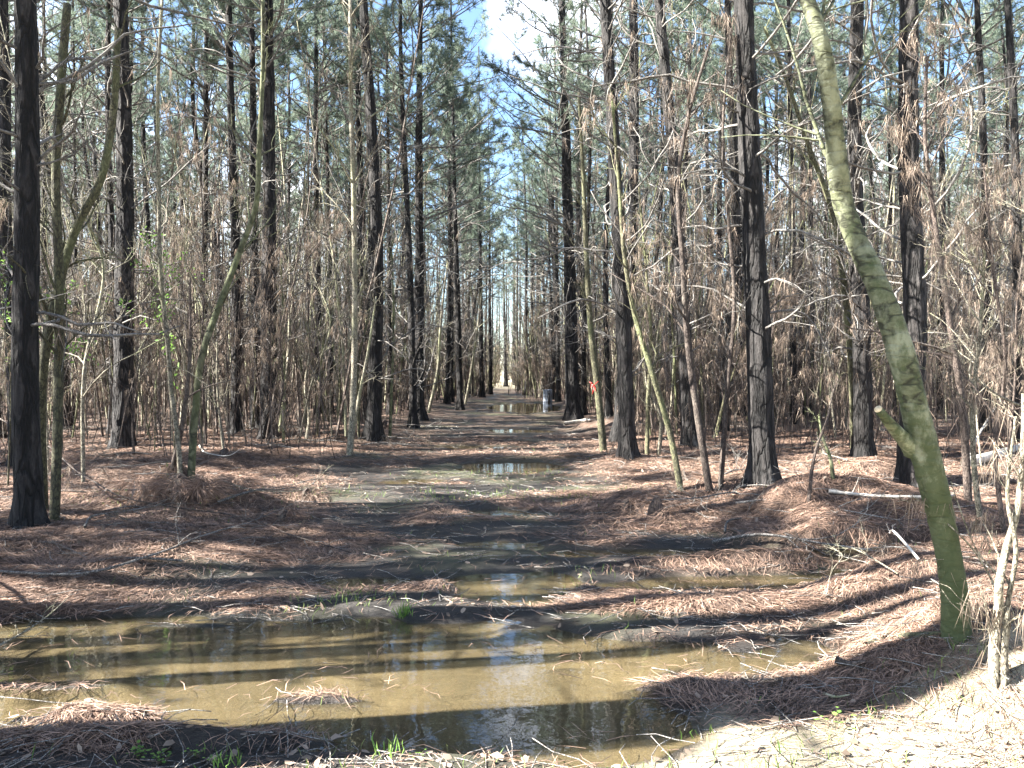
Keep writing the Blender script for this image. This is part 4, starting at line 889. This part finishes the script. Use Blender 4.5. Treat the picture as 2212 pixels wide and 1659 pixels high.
# straw tufts (bristling stumps of dead needles)
def tuft(label, px, py, r_, h, n_, seed, lit='litter'):
    g_ = G(px, py); rr_ = np.random.default_rng(seed); z = float(terr(*g_))
    m_ = MB(); a_ = rr_.uniform(0, 6.28, n_); q_ = rr_.uniform(0, 1, n_) ** .6
    cl_ = rr_.integers(0, 7, n_); co_ = rr_.normal(0, r_ * .55, (7, 3)) * [1.3, 1, 0] ; foot = np.stack([np.cos(a_) * q_ * r_ * .45 + co_[cl_, 0], np.sin(a_) * q_ * r_ * .45 + co_[cl_, 1], h * (1 - q_ * .6) * rr_.uniform(.2, 1, n_) * (.35 + .65 * (cl_ % 3 == 0))], -1)
    d_ = np.stack([np.cos(a_) * (.5 + q_), np.sin(a_) * (.5 + q_), rr_.uniform(-1.3, .3, n_)], -1)
    m_.blades(foot, d_, rr_.uniform(.12, .26, n_), .004, bend=np.stack([0 * a_, 0 * a_, rr_.uniform(0, .04, n_)], -1), rng=rr_)
    m_.tubes(np.array([(0, 0, -.05), (0, 0, h * .4), (.03, 0, h * .7)]), [r_ * .3, r_ * .22, r_ * .1], m=9, mat=1, rough=1 + .15 * rr_.normal(size=(1, 3, 9)))
    a_ = a_ + rr_.normal(0, .9, n_)
    o_ = m_.obj('straw_tuft', [M['litter'], M['brown']], smooth=False); o_.location = (g_[0], g_[1], z)
    tag(o_, label, 'tuft', 'straw tufts')
tuft('bristling straw-covered stump on the right bank, tallest tuft of dead needles', 1415, 1125, .30, .34, 900, 1)
tuft('small rounded tuft of dead needles beside the right bank stump', 1350, 1100, .25, .14, 400, 2)
tuft('low straw tuft lying in the wet patch right of the left mound', 660, 1075, .22, .16, 500, 3)
tuft('straw tuft at the near end of the left mound debris', 610, 1125, .22, .16, 500, 4)
tuft('shaggy straw tuft at the far left verge beyond the mound', 485, 985, .3, .16, 500, 5)
tuft('straw tuft capping the sunlit mound under the pale sapling pair', 388, 1050, .5, .16, 2200, 6)
tuft('dark straw tuft at the foot of the tall pale sapling', 830, 925, .3, .3, 400, 7)

# grey-blue drum beside the right verge pine
m, n, b = new_mat('faded_drum_metal'); L = n.links.new
v = coords(n, (6, 6, .8)); no = N(n, 'ShaderNodeTexNoise', Scale=4, Detail=5); L(v, no.inputs['Vector'])
rp = ramp(n, [(.38, (.05, .06, .09)), (.52, (.16, .19, .24)), (.70, (.36, .39, .44))]); L(no.outputs[0], rp.inputs[0]); L(rp.outputs[0], b.inputs['Base Color']); b.inputs['Roughness'].default_value = .45
M['drum'] = m
g = at(1183, 872, 30); g = np.array([g[0], 36.0]); g[0] = at(1183, 872, 36)[0]
zg = float(terr(*g)); t = thing('metal_drum', 'upright faded blue-grey drum streaked white on the right verge of the track', 'drum', (g[0], g[1], zg))
prof = [(0, 0), (.20, 0), (.215, .02), (.205, .04), (.205, .22), (.217, .235), (.205, .25), (.205, .47), (.217, .485), (.205, .50), (.205, .70), (.215, .72), (.20, .74), (.185, .725), (0, .72)]
a_ = np.linspace(0, 2 * np.pi, 32, endpoint=False)
V = np.array([(r_ * math.cos(q_), r_ * math.sin(q_), z_ * 1.02) for r_, z_ in prof for q_ in a_]); 
mb = MB(); mb.add(V, q=[(i_ * 32 + j, i_ * 32 + (j + 1) % 32, i_ * 32 + 32 + (j + 1) % 32, i_ * 32 + 32 + j) for i_ in range(len(prof) - 1) for j in range(32)])
mb.obj('body', M['drum'], t)
mb = MB(); P_ = np.array([(.03, -.212, .08), (.03, -.216, .35), (.03, -.212, .62)])
mb.add([(-.0, -.2185, .10), (.085, -.205, .10), (.085, -.205, .62), (0, -.2185, .62), (-.0, -.23, .10), (.085, -.216, .10), (.085, -.216, .62), (0, -.23, .62)],
       q=[(4, 5, 6, 7), (0, 4, 7, 3), (1, 2, 6, 5), (3, 7, 6, 2), (0, 1, 5, 4)])
M['black'] = plain_mat('dark_opening', (.012, .012, .015), rough=.5)
mb.obj('opening_strip', M['black'], t)  # dark opening of the drum, its shade put on as a black strip

# low leafy plants at the near left edge
def leafy(label, px, py, n_, size, seed, group):
    g_ = G(px, py); rr_ = np.random.default_rng(seed); z = float(terr(*g_)); m_ = MB()
    for j in range(n_):
        a_ = rr_.uniform(0, 6.28); r_ = rr_.uniform(0, size * 1.6); h = rr_.uniform(.5, 1.3) * size
        c_ = np.array([math.cos(a_) * r_, math.sin(a_) * r_, h]); f_ = c_ * [.4, .4, 0]
        m_.tubes(np.stack([f_, (f_ + c_) / 2 + [0, 0, .01], c_]), [.0012, .001, .0008], m=3)
        d_ = norm(np.array([math.cos(a_), math.sin(a_), rr_.uniform(-.3, .5)])); s_ = norm(np.cross(d_, [0, 0, 1])); L_ = size * rr_.uniform(.35, .6)
        up_ = np.cross(s_, d_)
        pts = [c_]; 
        for tt, ww in ((.25, .35), (.6, .42), (1.0, 0)):
            pts += [c_ + d_ * L_ * tt - s_ * L_ * ww + up_ * L_ * .08, c_ + d_ * L_ * tt + s_ * L_ * ww + up_ * L_ * .08] if ww else [c_ + d_ * L_ * tt]
        m_.add(pts, q=[(1, 2, 4, 3)], t=[(0, 2, 1), (3, 4, 5)], m=1)
    o_ = m_.obj('leafy_plant', [M['olive'], M['leaf']]); o_.location = (g_[0], g_[1], z)
    tag(o_, label, 'plant', group)
for k_, (px, py, n_, sz) in enumerate([(300, 1640, 22, .035), (345, 1650, 22, .035), (420, 1640, 14, .03), (460, 1655, 12, .03), (905, 1640, 9, .02), (1805, 1575, 12, .05)]):
    labs = ['leftmost low leafy green plant at the bottom edge', 'second low leafy plant along the bottom left edge', 'small round-leaved plant at the bottom edge beside the grass blades',
            'low green plant just right of the round-leaved one at the bottom edge', 'tiny green seedling at the near edge of the puddle', 'pale little leafy seedling on the sunlit lower right ground']
    leafy(labs[k_], px, py, n_, sz, 70 + k_, 'leafy seedlings')
def sprouts(label, px, py, n_, h, seed):
    g_ = G(px, py); rr_ = np.random.default_rng(seed); m_ = MB()
    f_ = np.stack([rr_.normal(0, .03, n_), rr_.normal(0, .02, n_), np.full(n_, -.01)], -1); d_ = rr_.normal(0, .25, (n_, 3)); d_[:, 2] = 1
    m_.blades(f_, d_, rr_.uniform(.5, 1, n_) * h, .006, bend=rr_.normal(0, .02, (n_, 3)), rng=rr_)
    o_ = m_.obj('grass_tuft', M['leaf'], smooth=False); o_.location = (g_[0], g_[1], float(terr(*g_))); tag(o_, label, 'grass tuft', 'grass tufts')
sprouts('tall bright green grass blades at the bottom edge left of centre', 505, 1655, 8, .10, 1)
sprouts('short bright green grass blades at the bottom edge next to the leafy plants', 470, 1658, 9, .08, 2)
sprouts('single fine grass tuft on the sunlit ground right of the sky reflection', 1505, 1590, 5, .09, 3)
sprouts('arching fine grass tuft at the near puddle rim', 840, 1630, 16, .12, 4)
sprouts('fine green grass tuft left of the small sky reflection', 875, 1330, 40, .12, 5)
# small seedlings with fresh leaves up in the left woods
def leafy_shrub(label, px, py, Y_, n_, spread, seed):
    c0 = at(px, py, Y_); rr_ = np.random.default_rng(seed); z = float(terr(c0[0], Y_)); hz = c0[2] - z
    t_ = thing('leafy_shrub', label, 'shrub', (c0[0], Y_, z))
    m_ = MB(); P_ = spline(np.array([(0, 0, 0), (.05, 0, hz * .5), (-.03, 0, hz), (0, 0, hz + spread * .5)]), 16); m_.tubes(P_, np.linspace(.012, .004, 16), m=5)
    A_, AR_ = grow(rr_, P_, np.linspace(.012, .004, 16), 14, .5, 1, R(60), spread * 1.2, k=5, curl=.15, up=.05, rr=.6, rmin=.002); m_.tubes(A_, AR_, m=3); m_.obj('stem', M['olive'], t_)
    l_ = MB(); i_ = rr_.integers(0, 14, n_); f_ = rr_.integers(1, 5, n_); c_ = A_[i_, f_] + rr_.normal(0, .05, (n_, 3)); d_ = rr_.normal(size=(n_, 3))
    l_.blades(c_, d_, rr_.uniform(.03, .07, n_), .03, bend=rr_.normal(0, .01, (n_, 3)), rng=rr_); l_.obj('leaves', M['leaf'], t_, smooth=False)
leafy_shrub('small bright green leafy shrub glowing beside the pale sapling pair', 370, 655, 10.5, 60, .12, 1)
leafy_shrub('sparse light green shrub behind the olive saplings at the left', 120, 640, 12, 260, .6, 2)
leafy_shrub('sparse green shrub behind the thick black left-hand pine', 330, 520, 14, 300, .7, 3)
leafy_shrub('low pale green shrub against the left edge', 12, 600, 10, 120, .4, 4)
